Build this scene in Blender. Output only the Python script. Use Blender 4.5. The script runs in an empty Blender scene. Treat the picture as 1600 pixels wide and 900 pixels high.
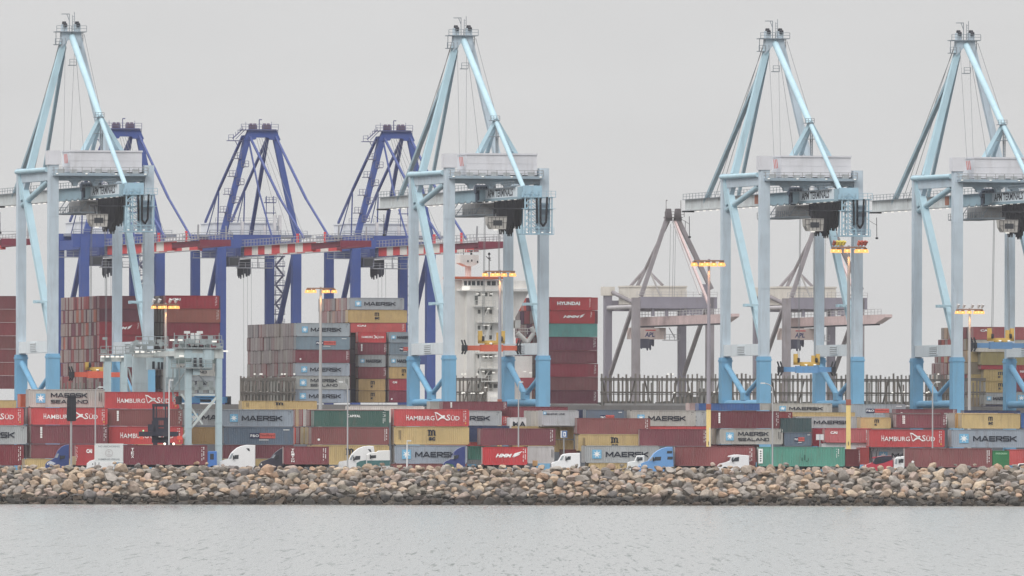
import bpy, math, random
import numpy as np
from mathutils import Matrix, Vector
random.seed(7)
R = math.radians
scene = bpy.context.scene
col = scene.collection

# ------------------------------------------------------------------ camera
F = 22000.0          # focal length in photo pixels (1600 wide): about a 495 mm lens
YH = 735.0           # photo row of the horizon
ROLL = 0.002
EYE = 5.3            # eye height over the water
cam_d = bpy.data.cameras.new('camera')
cam = bpy.data.objects.new('camera', cam_d)
col.objects.link(cam)
cam_d.sensor_width = 36.0
cam_d.lens = F / 1600 * 36.0
cam_d.shift_y = (YH - 450) / 1600.0
cam_d.clip_start = 1.0
cam_d.clip_end = 60000.0
cam.matrix_world = Matrix.Translation((0, 0, EYE)) @ Matrix.Rotation(R(90), 4, 'X') @ Matrix.Rotation(ROLL, 4, 'Z')
scene.camera = cam

# ------------------------------------------------------------------ sky, sun, exposure
SUN_EL, SUN_AZ = R(38), R(-150)     # soft sun behind the camera, to the left
w = bpy.data.worlds.new('World')
scene.world = w
w.use_nodes = True
nt = w.node_tree
nt.nodes.clear()
out = nt.nodes.new('ShaderNodeOutputWorld')
add = nt.nodes.new('ShaderNodeAddShader')
b1 = nt.nodes.new('ShaderNodeBackground')
b2 = nt.nodes.new('ShaderNodeBackground')
sky = nt.nodes.new('ShaderNodeTexSky')
sky.sky_type = 'NISHITA'
sky.sun_disc = False
sky.sun_elevation = SUN_EL
sky.sun_rotation = SUN_AZ
hs = nt.nodes.new('ShaderNodeHueSaturation')
hs.inputs['Saturation'].default_value = 0.12
nt.links.new(sky.outputs[0], hs.inputs['Color'])
nt.links.new(hs.outputs[0], b1.inputs['Color'])
b1.inputs['Strength'].default_value = 0.012
tc = nt.nodes.new('ShaderNodeTexCoord')
sx = nt.nodes.new('ShaderNodeSeparateXYZ')
nt.links.new(tc.outputs['Generated'], sx.inputs[0])
mx = nt.nodes.new('ShaderNodeMath'); mx.operation = 'MAXIMUM'; mx.inputs[1].default_value = 0.0
nt.links.new(sx.outputs['Z'], mx.inputs[0])
pw = nt.nodes.new('ShaderNodeMath'); pw.operation = 'POWER'; pw.inputs[1].default_value = 1.3
nt.links.new(mx.outputs[0], pw.inputs[0])
rg = nt.nodes.new('ShaderNodeMapRange')        # overcast sky: three times brighter overhead than at the horizon
rg.inputs['To Min'].default_value = 0.588
rg.inputs['To Max'].default_value = 1.95
nt.links.new(pw.outputs[0], rg.inputs['Value'])
nz = nt.nodes.new('ShaderNodeTexNoise'); nz.inputs['Scale'].default_value = 42.0; nz.inputs['Detail'].default_value = 3.0
cm_ = nt.nodes.new('ShaderNodeMapping'); cm_.inputs['Scale'].default_value = (1.0, 1.0, 3.2)
nt.links.new(tc.outputs['Generated'], cm_.inputs['Vector']); nt.links.new(cm_.outputs[0], nz.inputs['Vector'])
nr = nt.nodes.new('ShaderNodeMapRange'); nr.inputs['From Min'].default_value = 0.3; nr.inputs['From Max'].default_value = 0.7; nr.inputs['To Min'].default_value = 0.975; nr.inputs['To Max'].default_value = 1.02
nt.links.new(nz.outputs[0], nr.inputs['Value'])
ml = nt.nodes.new('ShaderNodeMath'); ml.operation = 'MULTIPLY'
nt.links.new(rg.outputs[0], ml.inputs[0]); nt.links.new(nr.outputs[0], ml.inputs[1])
b2.inputs['Color'].default_value = (1.0, 1.0, 1.005, 1)
nt.links.new(ml.outputs[0], b2.inputs['Strength'])
nt.links.new(b1.outputs[0], add.inputs[0]); nt.links.new(b2.outputs[0], add.inputs[1])
nt.links.new(add.outputs[0], out.inputs['Surface'])

sd = bpy.data.lights.new('sun', 'SUN')
sd.energy = 1.5
sd.angle = R(28)
sd.color = (1.0, 0.97, 0.93)
so = bpy.data.objects.new('sun', sd)
col.objects.link(so)
sdir = Vector((math.sin(SUN_AZ) * math.cos(SUN_EL), math.cos(SUN_AZ) * math.cos(SUN_EL), math.sin(SUN_EL)))
so.rotation_euler = (-sdir).to_track_quat('-Z', 'Y').to_euler()
scene.view_settings.view_transform = 'Standard'
scene.view_settings.look = 'None'
scene.view_settings.exposure = 0.0
scene.view_settings.gamma = 1.0
scene.view_settings.use_curve_mapping = False

# ------------------------------------------------------------------ helpers
TH = R(14.0)         # the quay, the stacks and the ship run 14 degrees off the picture plane
CT, ST = math.cos(TH), math.sin(TH)
GROUND = 3.6         # container yard and quay above the water
ROAD = 4.9

def lin(c, fade=0.11):
    r = tuple((x / 255 / 12.92 if x / 255 <= 0.04045 else ((x / 255 + 0.055) / 1.055) ** 2.4) for x in c[:3])
    g = 0.2126 * r[0] + 0.7152 * r[1] + 0.0722 * r[2]
    return tuple(q + (g - q) * fade for q in r)

def P(px, py, D):
    xp = (px - 800) / F
    yp = (YH - py + ROLL * (px - 800)) / F
    return Vector((D * xp, D, EYE + D * yp))

class Frame:
    def __init__(s, px, D, z0, th=TH):
        s.X0 = (px - 800) / F * D; s.D0 = D; s.z0 = z0; s.th = th
        s.c = math.cos(th); s.s = math.sin(th)
    def loc(s, px, py, v):
        xp = (px - 800) / F
        u = (xp * (s.D0 + v * s.c) - s.X0 + v * s.s) / (s.c - xp * s.s)
        Y = s.D0 + u * s.s + v * s.c
        z = EYE + Y * (YH - py + ROLL * (px - 800)) / F
        return Vector((u, v, z - s.z0))
    def world(s, p):
        return Vector((s.X0 + p[0] * s.c - p[1] * s.s, s.D0 + p[0] * s.s + p[1] * s.c, s.z0 + p[2]))

KIDS = {}
def link(o, parent=None):
    col.objects.link(o)
    if parent is not None:
        o.parent = parent
        KIDS.setdefault(parent.name, []).append(o)
    return o

def tag(o, label=None, cat=None, group=None, kind=None):
    if label: o['label'] = label
    if cat: o['category'] = cat
    if group: o['group'] = group
    if kind: o['kind'] = kind
    return o

def empty(name, loc, rz=0.0, label=None, cat=None, group=None):
    o = bpy.data.objects.new(name, None)
    o.location = loc; o.rotation_euler = (0, 0, rz)
    o.empty_display_size = 0.5
    link(o)
    return tag(o, label, cat, group)

def copy_tree(o, parent=None):
    c = o.copy()
    link(c, parent)
    for ch in KIDS.get(o.name, []):
        copy_tree(ch, c)
    return c

class MB:
    def __init__(s):
        s.v = []; s.f = []; s.m = []; s.sm = []; s.cur = 0
    def raw(s, vs, fs, smooth=False):
        n = len(s.v)
        s.v += [tuple(p) for p in vs]
        for f in fs:
            s.f.append([n + i for i in f]); s.m.append(s.cur); s.sm.append(smooth)
    def hexa(s, p):
        s.raw(p, [(0, 3, 2, 1), (4, 5, 6, 7), (0, 1, 5, 4), (1, 2, 6, 5), (2, 3, 7, 6), (3, 0, 4, 7)])
    def box(s, x0, x1, y0, y1, z0, z1):
        s.hexa([(x0, y0, z0), (x1, y0, z0), (x1, y1, z0), (x0, y1, z0), (x0, y0, z1), (x1, y0, z1), (x1, y1, z1), (x0, y1, z1)])
    def beam(s, p, q, w, h=None, w2=None, h2=None):
        p = Vector(p); q = Vector(q); h = h or w; w2 = w2 or w; h2 = h2 or h
        d = (q - p).normalized()
        up = Vector((0, 0, 1)) if abs(d.z) < 0.95 else Vector((0, 1, 0))
        a = d.cross(up).normalized(); b = a.cross(d).normalized()
        pts = []
        for c, ww, hh in ((p, w, h), (q, w2, h2)):
            pts += [c - a * ww / 2 - b * hh / 2, c + a * ww / 2 - b * hh / 2, c + a * ww / 2 + b * hh / 2, c - a * ww / 2 + b * hh / 2]
        s.hexa(pts)
    def tube(s, p, q, r, n=10, r2=None):
        p = Vector(p); q = Vector(q); r2 = r if r2 is None else r2
        d = (q - p).normalized()
        up = Vector((0, 0, 1)) if abs(d.z) < 0.95 else Vector((0, 1, 0))
        a = d.cross(up).normalized(); b = a.cross(d).normalized()
        vs = []
        for c, rr in ((p, r), (q, r2)):
            for i in range(n):
                t = 2 * math.pi * i / n
                vs.append(c + a * math.cos(t) * rr + b * math.sin(t) * rr)
        fs = [(i, (i + 1) % n, n + (i + 1) % n, n + i) for i in range(n)]
        s.raw(vs, fs, True)
        s.raw(vs, [tuple(range(n - 1, -1, -1)), tuple(range(n, 2 * n))])
    def path(s, pts, r, n=5):
        for a, b in zip(pts[:-1], pts[1:]):
            s.tube(a, b, r, n)
    def prism(s, poly, axis, t0, t1):
        """poly: 2-D outline; extruded from t0 to t1 along axis ('y': poly is x,z)"""
        n = len(poly)
        def pt(a, b, t):
            return (a, t, b) if axis == 'y' else ((t, a, b) if axis == 'x' else (a, b, t))
        vs = [pt(a, b, t0) for a, b in poly] + [pt(a, b, t1) for a, b in poly]
        fs = [tuple(range(n)), tuple(range(2 * n - 1, n - 1, -1))]
        fs += [(i, n + i, n + (i + 1) % n, (i + 1) % n) for i in range(n)]
        s.raw(vs, fs)
    def rail(s, pts, h=1.1, step=2.2, r=0.045):
        """railing along a polyline: posts and two bars"""
        for a, b in zip(pts[:-1], pts[1:]):
            a = Vector(a); b = Vector(b)
            L = (b - a).length
            n = max(1, int(L / step))
            for i in range(n + 1):
                p = a.lerp(b, i / n)
                s.beam(p, p + Vector((0, 0, h)), r * 2)
            for k in (0.5, 1.0):
                s.beam(a + Vector((0, 0, h * k)), b + Vector((0, 0, h * k)), r * 1.8)
    def mesh(s, name, mats):
        me = bpy.data.meshes.new(name)
        me.from_pydata(s.v, [], s.f)
        if not isinstance(mats, (list, tuple)): mats = [mats]
        for m in mats: me.materials.append(m)
        me.polygons.foreach_set('material_index', s.m)
        me.polygons.foreach_set('use_smooth', s.sm)
        me.update()
        return me
    def pieces(s):
        """connected lumps of the mesh, far-apart ones kept separate"""
        n = len(s.v); par = list(range(n))
        def find(i):
            while par[i] != i:
                par[i] = par[par[i]]; i = par[i]
            return i
        for f in s.f:
            a = find(f[0])
            for i in f[1:]: par[find(i)] = a
        isl = {}
        for i in range(n): isl.setdefault(find(i), []).append(i)
        keys = list(isl)
        if not 1 < len(keys) <= 400: return [list(range(len(s.f)))]
        V = np.array(s.v)
        lo = np.array([V[isl[k]].min(0) for k in keys]); hi = np.array([V[isl[k]].max(0) for k in keys])
        size = (hi - lo).max(1)
        gap = np.maximum(0, np.maximum(lo[:, None] - hi[None], lo[None] - hi[:, None]))
        near = np.sqrt((gap ** 2).sum(2)) <= np.maximum(.02, .5 * np.maximum(size[:, None], size[None]))
        lab = [-1] * len(keys); c = 0
        for i in range(len(keys)):
            if lab[i] >= 0: continue
            st = [i]; lab[i] = c
            while st:
                for j in np.nonzero(near[st.pop()])[0]:
                    if lab[j] < 0: lab[j] = c; st.append(j)
            c += 1
        root = {k: lab[i] for i, k in enumerate(keys)}
        out = [[] for _ in range(c)]
        for fi, f in enumerate(s.f): out[root[find(f[0])]].append(fi)
        return out
    def build(s, name, mats, parent=None):
        if parent is not None:
            pc = s.pieces()
            if 1 < len(pc) <= 40:
                first = None
                for fl in pc:
                    q = MB(); mp = {}
                    for fi in fl:
                        f = []
                        for i in s.f[fi]:
                            if i not in mp: mp[i] = len(q.v); q.v.append(s.v[i])
                            f.append(mp[i])
                        q.f.append(f); q.m.append(s.m[fi]); q.sm.append(s.sm[fi])
                    o = link(bpy.data.objects.new(name, q.mesh(name, mats)), parent)
                    first = first or o
                return first
        return link(bpy.data.objects.new(name, s.mesh(name, mats)), parent)

def add_mesh(name, me, parent=None, loc=(0, 0, 0)):
    o = bpy.data.objects.new(name, me)
    o.location = loc
    return link(o, parent)

# ------------------------------------------------------------------ materials
def new_mat(name):
    m = bpy.data.materials.new(name)
    m.use_nodes = True
    n = m.node_tree.nodes; l = m.node_tree.links
    bs = n['Principled BSDF']
    return m, n, l, bs

def grime(m, n, l, bs, color_socket, amount, streak=(0.9, 0.9, 0.12), rough=0.6, dirt=(0.16, 0.12, 0.1)):
    """weathering: soft tone variation, vertical dirt streaks and blotches"""
    tc = n.new('ShaderNodeTexCoord')
    oi = n.new('ShaderNodeObjectInfo')
    mp = n.new('ShaderNodeMapping'); mp.inputs['Scale'].default_value = streak
    av = n.new('ShaderNodeVectorMath'); av.operation = 'ADD'
    l.new(tc.outputs['Object'], av.inputs[0])
    sc = n.new('ShaderNodeVectorMath'); sc.operation = 'SCALE'; sc.inputs['Scale'].default_value = 57.0
    cb = n.new('ShaderNodeCombineXYZ')
    for k in range(3): l.new(oi.outputs['Random'], cb.inputs[k])
    l.new(cb.outputs[0], sc.inputs[0]); l.new(sc.outputs[0], av.inputs[1])
    l.new(av.outputs[0], mp.inputs['Vector'])
    ns = n.new('ShaderNodeTexNoise'); ns.inputs['Scale'].default_value = 1.0; ns.inputs['Detail'].default_value = 6.0; ns.inputs['Roughness'].default_value = 0.65
    l.new(mp.outputs[0], ns.inputs['Vector'])
    n2 = n.new('ShaderNodeTexNoise'); n2.inputs['Scale'].default_value = 0.25; n2.inputs['Detail'].default_value = 4.0
    l.new(av.outputs[0], n2.inputs['Vector'])
    r1 = n.new('ShaderNodeMapRange'); r1.inputs['From Min'].default_value = 0.5; r1.inputs['From Max'].default_value = 0.75
    r1.inputs['To Min'].default_value = 0.0; r1.inputs['To Max'].default_value = amount
    l.new(ns.outputs[0], r1.inputs['Value'])
    mix = n.new('ShaderNodeMix'); mix.data_type = 'RGBA'
    l.new(r1.outputs[0], mix.inputs['Factor'])
    l.new(color_socket, mix.inputs['A'])
    mix.inputs['B'].default_value = (*dirt, 1)
    r2 = n.new('ShaderNodeMapRange'); r2.inputs['From Min'].default_value = 0.3; r2.inputs['From Max'].default_value = 0.7
    r2.inputs['To Min'].default_value = 1.0 - amount * 0.35; r2.inputs['To Max'].default_value = 1.0 + amount * 0.25
    l.new(n2.outputs[0], r2.inputs['Value'])
    vm = n.new('ShaderNodeVectorMath'); vm.operation = 'SCALE'
    l.new(mix.outputs['Result'], vm.inputs[0]); l.new(r2.outputs[0], vm.inputs['Scale'])
    l.new(vm.outputs[0], bs.inputs['Base Color'])
    bs.inputs['Roughness'].default_value = rough
    bs.inputs['Specular IOR Level'].default_value = 0.3

PAINTS = {}
def paint(rgb, amount=0.3, rough=0.72):
    key = (tuple(rgb), amount, rough)
    if key not in PAINTS:
        m, n, l, bs = new_mat('painted_steel')
        c = n.new('ShaderNodeRGB'); c.outputs[0].default_value = (*lin(rgb), 1)
        grime(m, n, l, bs, c.outputs[0], amount, rough=rough)
        PAINTS[key] = m
    return PAINTS[key]

def plain(rgb, rough=0.7, name='plain'):
    key = (tuple(rgb), rough, name)
    if key not in PAINTS:
        m, n, l, bs = new_mat(name)
        bs.inputs['Base Color'].default_value = (*lin(rgb), 1)
        bs.inputs['Roughness'].default_value = rough
        bs.inputs['Specular IOR Level'].default_value = 0.25
        PAINTS[key] = m
    return PAINTS[key]

def glow(rgb, strength, name):
    m, n, l, bs = new_mat(name)
    bs.inputs['Base Color'].default_value = (0.04, 0.04, 0.04, 1)
    bs.inputs['Specular IOR Level'].default_value = 0.1
    bs.inputs['Emission Color'].default_value = (*rgb, 1)
    bs.inputs['Emission Strength'].default_value = strength
    return m

M_GLASS, n_, l_, bs_ = new_mat('dark_glass')
bs_.inputs['Base Color'].default_value = (0.03, 0.035, 0.045, 1); bs_.inputs['Roughness'].default_value = 0.08
M_CONT, n_, l_, bs_ = new_mat('container_paint')
oi_ = n_.new('ShaderNodeObjectInfo')
grime(M_CONT, n_, l_, bs_, oi_.outputs['Color'], 0.38, streak=(1.6, 1.6, 0.25), rough=0.6)
M_STACK, n_, l_, bs_ = new_mat('container_paint_rows')
at_ = n_.new('ShaderNodeAttribute'); at_.attribute_name = 'tint'
grime(M_STACK, n_, l_, bs_, at_.outputs['Color'], 0.38, streak=(1.6, 1.6, 0.25), rough=0.6)
M_CAST = plain((70, 62, 66), 0.7, 'corner_steel')
M_WHITE = plain((238, 238, 236), 0.7, 'white_print')
M_BLACK = plain((38, 44, 58), 0.7, 'dark_print')
M_RUBBER = plain((32, 32, 34), 0.9, 'rubber')
M_DARK = plain((44, 46, 54), 0.7, 'dark_steel')
M_STEEL = paint((150, 152, 156), 0.3)
M_LAMP = glow((1.0, 0.43, 0.11), 1.7, 'sodium_lamp')
M_CORE = glow((1.0, 0.62, 0.24), 2.2, 'sodium_core')
M_WLAMP = glow((1.0, 0.97, 0.9), 1.05, 'white_lamp')

# ------------------------------------------------------------------ lettering
TXT = {}
def text_mesh(s, w_, h_, mat, bold=0.0, shear=0.0):
    key = (s, round(w_, 2), round(h_, 2), mat.name, bold, shear)
    if key in TXT: return TXT[key]
    cu = bpy.data.curves.new('lettering', 'FONT')
    cu.body = s; cu.resolution_u = 2; cu.offset = bold; cu.shear = shear; cu.fill_mode = 'FRONT'
    tmp = bpy.data.objects.new('tmp_text', cu)
    col.objects.link(tmp)
    dg = bpy.context.evaluated_depsgraph_get()
    me = bpy.data.meshes.new_from_object(tmp.evaluated_get(dg))
    bpy.data.objects.remove(tmp)
    xs = [v.co.x for v in me.vertices]; ys = [v.co.y for v in me.vertices]
    x0, x1, y0, y1 = min(xs), max(xs), min(ys), max(ys)
    for v in me.vertices:
        v.co = ((v.co.x - x0) / (x1 - x0) * w_, 0.0, (v.co.y - y0) / (y1 - y0) * h_)
    me.materials.clear(); me.materials.append(mat)
    me.name = 'lettering'
    me.update()
    TXT[key] = me
    return me

BLOCK = {
 'M': (1.25, [((0, 0), (0, 1)), ((1, 0), (1, 1)), ((.06, 1), (.5, .22)), ((.94, 1), (.5, .22))]),
 'A': (1.15, [((0, 0), (.44, 1)), ((1, 0), (.56, 1)), ((.2, .27), (.8, .27)), ((.4, 1), (.6, 1))]),
 'E': (.95, [((0, 0), (0, 1)), ((0, 1), (1, 1)), ((0, .5), (.9, .5)), ((0, 0), (1, 0))]),
 'R': (1.0, [((0, 0), (0, 1)), ((0, 1), (.85, 1)), ((.85, 1), (1, .88)), ((1, .88), (1, .6)), ((1, .6), (.85, .45)), ((.85, .45), (0, .45)), ((.5, .45), (1, 0))]),
 'S': (1.0, [((1, 1), (.1, 1)), ((.1, 1), (0, .9)), ((0, .9), (0, .6)), ((0, .6), (.1, .5)), ((.1, .5), (.9, .5)), ((.9, .5), (1, .4)), ((1, .4), (1, .1)), ((1, .1), (.9, 0)), ((.9, 0), (0, 0))]),
 'K': (1.05, [((0, 0), (0, 1)), ((.05, .42), (1, 1)), ((.3, .58), (1, 0))]),
 'L': (.9, [((0, 0), (0, 1)), ((0, 0), (1, 0))]),
 'N': (1.05, [((0, 0), (0, 1)), ((1, 0), (1, 1)), ((.04, 1), (.96, 0))]),
 'D': (1.05, [((0, 0), (0, 1)), ((0, 1), (.8, 1)), ((.8, 1), (1, .8)), ((1, .8), (1, .2)), ((1, .2), (.8, 0)), ((.8, 0), (0, 0))])}
def block_mesh(s, w_, h_, mat, t=.21):
    """wide square-cut capitals built from strokes"""
    key = ('block', s, round(w_, 2), round(h_, 2), mat.name)
    if key in TXT: return TXT[key]
    b = MB(); x = 0.0; parts = []; gap = .34
    for ch in s:
        cw, st = BLOCK[ch]
        for (a, c) in st: parts.append((x + a[0] * cw, a[1], x + c[0] * cw, c[1]))
        x += cw + gap
    tot = x - gap; th = t * h_ / 2
    for i, (x0, z0, x1, z1) in enumerate(parts):
        X0, X1 = th + x0 / tot * (w_ - 2 * th), th + x1 / tot * (w_ - 2 * th); Z0, Z1 = th + z0 * (h_ - 2 * th), th + z1 * (h_ - 2 * th)
        dx, dz = X1 - X0, Z1 - Z0; l_ = math.hypot(dx, dz) or 1; dx /= l_; dz /= l_
        X0 -= dx * th; X1 += dx * th; Z0 -= dz * th; Z1 += dz * th
        b.prism([(X0 - dz * th, Z0 + dx * th), (X1 - dz * th, Z1 + dx * th), (X1 + dz * th, Z1 - dx * th), (X0 + dz * th, Z0 - dx * th)], 'y', -.012 - i * .0006, 0)
    TXT[key] = b.mesh('lettering', mat)
    return TXT[key]

PLATES = {}
def poly_mesh(key, polys, mat, t=0.012):
    """flat printed shapes: list of outlines in the x,z plane"""
    k = (key, mat.name)
    if k in PLATES: return PLATES[k]
    b = MB()
    for p in polys: b.prism(p, 'y', -t, 0.0)
    PLATES[k] = b.mesh('print', mat)
    return PLATES[k]

# ================================================================== the setting
# water: wave slopes from stretched noise (long crests seen at a grazing angle)
m, n, l, bs = new_mat('sea_water')
tcw = n.new('ShaderNodeTexCoord')
def wave(scale, detail, rough):
    mp = n.new('ShaderNodeMapping'); mp.inputs['Scale'].default_value = scale
    l.new(tcw.outputs['Object'], mp.inputs['Vector'])
    t_ = n.new('ShaderNodeTexNoise'); t_.inputs['Scale'].default_value = 1.0; t_.inputs['Detail'].default_value = detail; t_.inputs['Roughness'].default_value = rough
    l.new(mp.outputs[0], t_.inputs['Vector'])
    return t_.outputs[0]
def math_(op, a_, b_):
    q = n.new('ShaderNodeMath'); q.operation = op
    for i, v_ in enumerate((a_, b_)):
        if isinstance(v_, (int, float)): q.inputs[i].default_value = v_
        else: l.new(v_, q.inputs[i])
    return q.outputs[0]
w1 = wave((3.4, 0.085, 1), 4.0, 0.74)         # ripples
w2 = wave((2.0, 0.022, 1), 3.0, 0.65)        # chop, larger
w3 = wave((0.03, 0.004, 1), 2.0, 0.5)        # wind patches
amp = math_('ADD', math_('MULTIPLY', w3, 1.2), 0.4)
def crests(w_, k_lin, k_top): return math_('ADD', math_('MULTIPLY', math_('SUBTRACT', w_, 0.5), k_lin), math_('MULTIPLY', math_('MAXIMUM', math_('SUBTRACT', w_, 0.57), 0.0), k_top))
sy = math_('ADD', math_('MULTIPLY', math_('ADD', crests(w1, 0.9, 6.5), crests(w2, 0.6, 3.5)), amp), 0.0)
sxn = math_('MULTIPLY', math_('SUBTRACT', wave((2.2, 0.1, 1), 2.0, 0.5), 0.5), 0.15)
cxn = n.new('ShaderNodeCombineXYZ'); l.new(sxn, cxn.inputs[0]); cxn.inputs[2].default_value = 1.0
l.new(math_('MULTIPLY', math_('MAXIMUM', sy, 0.02), -1.0), cxn.inputs[1])
vnn = n.new('ShaderNodeVectorMath'); vnn.operation = 'NORMALIZE'; l.new(cxn.outputs[0], vnn.inputs[0])
l.new(vnn.outputs[0], bs.inputs['Normal'])
bs.inputs['Base Color'].default_value = (*lin((120, 124, 123)), 1)
bs.inputs['Roughness'].default_value = 0.12
bs.inputs['IOR'].default_value = 1.33
M_WATER = m
b = MB(); b.raw([(-30000, -500, 0), (30000, -500, 0), (30000, 40000, 0), (-30000, 40000, 0)], [(0, 1, 2, 3)])
tag(b.build('sea_water', M_WATER), kind='structure')

# ground: road behind the rocks, lower container yard, the quay, the far quay
def ground_mat(name, a, bcol, scale):
    m, n, l, bs = new_mat(name)
    tc = n.new('ShaderNodeTexCoord'); ns = n.new('ShaderNodeTexNoise'); ns.inputs['Scale'].default_value = scale; ns.inputs['Detail'].default_value = 8
    l.new(tc.outputs['Object'], ns.inputs['Vector'])
    cr = n.new('ShaderNodeMix'); cr.data_type = 'RGBA'
    cr.inputs['A'].default_value = (*lin(a), 1); cr.inputs['B'].default_value = (*lin(bcol), 1)
    l.new(ns.outputs[0], cr.inputs['Factor']); l.new(cr.outputs['Result'], bs.inputs['Base Color'])
    bs.inputs['Roughness'].default_value = 0.9
    return m
M_ASPH = ground_mat('asphalt', (58, 58, 60), (82, 80, 78), 0.3)
M_CONC = ground_mat('quay_concrete', (120, 116, 110), (150, 146, 140), 0.2)
QY = lambda X, v: 2895.0 + X * math.tan(TH) + v / CT        # depth of a line parallel to the quay
b = MB(); b.box(-420, 420, 2163, 2222, -1, ROAD)
tag(b.build('shore_road', M_ASPH), kind='structure')
b = MB()
b.raw([(-420, 2222, ROAD - 0.002), (420, 2222, ROAD - 0.002), (420, 2236, GROUND), (-420, 2236, GROUND)], [(0, 1, 2, 3)])
b.raw([(-420, 2236, GROUND), (420, 2236, GROUND), (420, QY(420, 36), GROUND), (-420, QY(-420, 36), GROUND),
       (-420, QY(-420, 36), -6), (420, QY(420, 36), -6)], [(0, 1, 2, 3), (3, 2, 5, 4)])
tag(b.build('container_yard_ground', M_ASPH), kind='structure')
b = MB()
v0, v1 = 505, 1100
b.raw([(-600, QY(-600, v0), -6), (600, QY(600, v0), -6), (600, QY(600, v0), GROUND), (-600, QY(-600, v0), GROUND),
       (600, QY(600, v1), GROUND), (-600, QY(-600, v1), GROUND)], [(0, 1, 2, 3), (3, 2, 4, 5)])
tag(b.build('far_quay_ground', M_CONC), kind='structure')

# ------------------------------------------------------------------ rock embankment
def rock_material(name, from_attr):
    m, n, l, bs = new_mat(name)
    if from_attr:
        src = n.new('ShaderNodeAttribute'); src.attribute_name = 'tint'; cs = src.outputs['Color']
    else:
        src = n.new('ShaderNodeObjectInfo'); cs = src.outputs['Color']
    ge = n.new('ShaderNodeNewGeometry')
    ns = n.new('ShaderNodeTexNoise'); ns.inputs['Scale'].default_value = 2.2; ns.inputs['Detail'].default_value = 8; ns.inputs['Roughness'].default_value = 0.7
    l.new(ge.outputs['Position'], ns.inputs['Vector'])
    rr = n.new('ShaderNodeMapRange'); rr.inputs['From Min'].default_value = 0.3; rr.inputs['From Max'].default_value = 0.7
    rr.inputs['To Min'].default_value = 0.62; rr.inputs['To Max'].default_value = 1.25
    l.new(ns.outputs[0], rr.inputs['Value'])
    v1 = n.new('ShaderNodeVectorMath'); v1.operation = 'SCALE'
    l.new(cs, v1.inputs[0]); l.new(rr.outputs[0], v1.inputs['Scale'])
    sp = n.new('ShaderNodeSeparateXYZ'); l.new(ge.outputs['Position'], sp.inputs[0])
    wv = n.new('ShaderNodeTexNoise'); wv.inputs['Scale'].default_value = 0.35; l.new(ge.outputs['Position'], wv.inputs['Vector'])
    sm = n.new('ShaderNodeMath'); sm.operation = 'MULTIPLY_ADD'; sm.inputs[1].default_value = -1.4
    l.new(wv.outputs[0], sm.inputs[0]); l.new(sp.outputs['Z'], sm.inputs[2])
    wr = n.new('ShaderNodeMapRange')       # algae and wet stone up to the tide line
    wr.inputs['From Min'].default_value = 0.5; wr.inputs['From Max'].default_value = 0.95
    wr.inputs['To Min'].default_value = 0.16; wr.inputs['To Max'].default_value = 1.0
    l.new(sm.outputs[0], wr.inputs['Value'])
    v2 = n.new('ShaderNodeVectorMath'); v2.operation = 'SCALE'
    l.new(v1.outputs[0], v2.inputs[0]); l.new(wr.outputs[0], v2.inputs['Scale'])
    l.new(v2.outputs[0], bs.inputs['Base Color'])
    bp = n.new('ShaderNodeBump'); bp.inputs['Strength'].default_value = 0.6; bp.inputs['Distance'].default_value = 0.08
    l.new(ns.outputs[0], bp.inputs['Height']); l.new(bp.outputs[0], bs.inputs['Normal'])
    bs.inputs['Roughness'].default_value = 0.85
    return m
M_ROCK = rock_material('boulder', False)
M_ROCKS = rock_material('boulder_rows', True)

import bmesh
def rock_shape(rng, sub):
    bm = bmesh.new()
    bmesh.ops.create_icosphere(bm, subdivisions=sub, radius=1.0)
    planes = []
    for i in range(15):
        d = Vector((rng.gauss(0, 1), rng.gauss(0, 1), rng.gauss(0, 1))).normalized()
        planes.append((d, rng.uniform(0.44, 0.82)))
    vs = []
    for v in bm.verts:
        p = v.co.copy()
        p *= 1 + rng.uniform(-0.03, 0.03)
        for d, k in planes:
            e = p.dot(d) - k
            if e > 0: p -= d * e * 0.98
        vs.append(p)
    fs = [tuple(v.index for v in f.verts) for f in bm.faces]
    bm.free()
    return vs, fs
rng = random.Random(11)
SHAPES = [rock_shape(rng, 2) for i in range(18)]
ROCKCOL = [(146, 130, 116), (166, 144, 122), (140, 132, 124), (176, 150, 124), (122, 114, 108), (164, 144, 132), (184, 164, 140),
           (142, 122, 104), (128, 120, 108), (160, 146, 132), (112, 106, 104), (172, 140, 114), (138, 130, 122), (150, 142, 134)]
emb = MB()
emb.raw([(-420, 2149, -3), (420, 2149, -3), (420, 2163, 5.2), (-420, 2163, 5.2), (420, 2168, 5.2), (-420, 2168, 5.2)],
        [(0, 1, 2, 3), (3, 2, 4, 5)])
emb_o = emb.build('rocky_shore_ground', ground_mat('embankment_core', (92, 84, 76), (116, 106, 94), 0.8))
tag(emb_o, kind='structure')
rocks = []
NR = 12
for j in range(NR):
    t = j / (NR - 1)
    yb, zb = 2150.0 + 13.5 * t, -0.35 + 6.15 * t
    x = -98 + rng.uniform(0, 1)
    while x < 98:
        r = min(1.35, max(0.5, rng.lognormvariate(-0.25, 0.28))) * (1.0 if t < 0.95 else 0.85)
        x += r * 0.86
        rocks.append((r, x, yb + rng.uniform(-0.5, 0.5), zb + rng.uniform(-0.3, 0.3) - (0.25 if t > 0.95 else 0.0)))
        x += r * 0.86
for i in range(300):      # smaller stones wedged between
    t = rng.random()
    rocks.append((rng.uniform(0.28, 0.5), rng.uniform(-98, 98), 2149.3 + 13.5 * t, -0.2 + 6.3 * t + 0.25))
rocks.sort(key=lambda a: -a[0] * (1.0 if abs(a[1]) < 76 else 0.1) * (1.0 if a[3] > 0.1 else 0.3))
meshes = []
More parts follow.
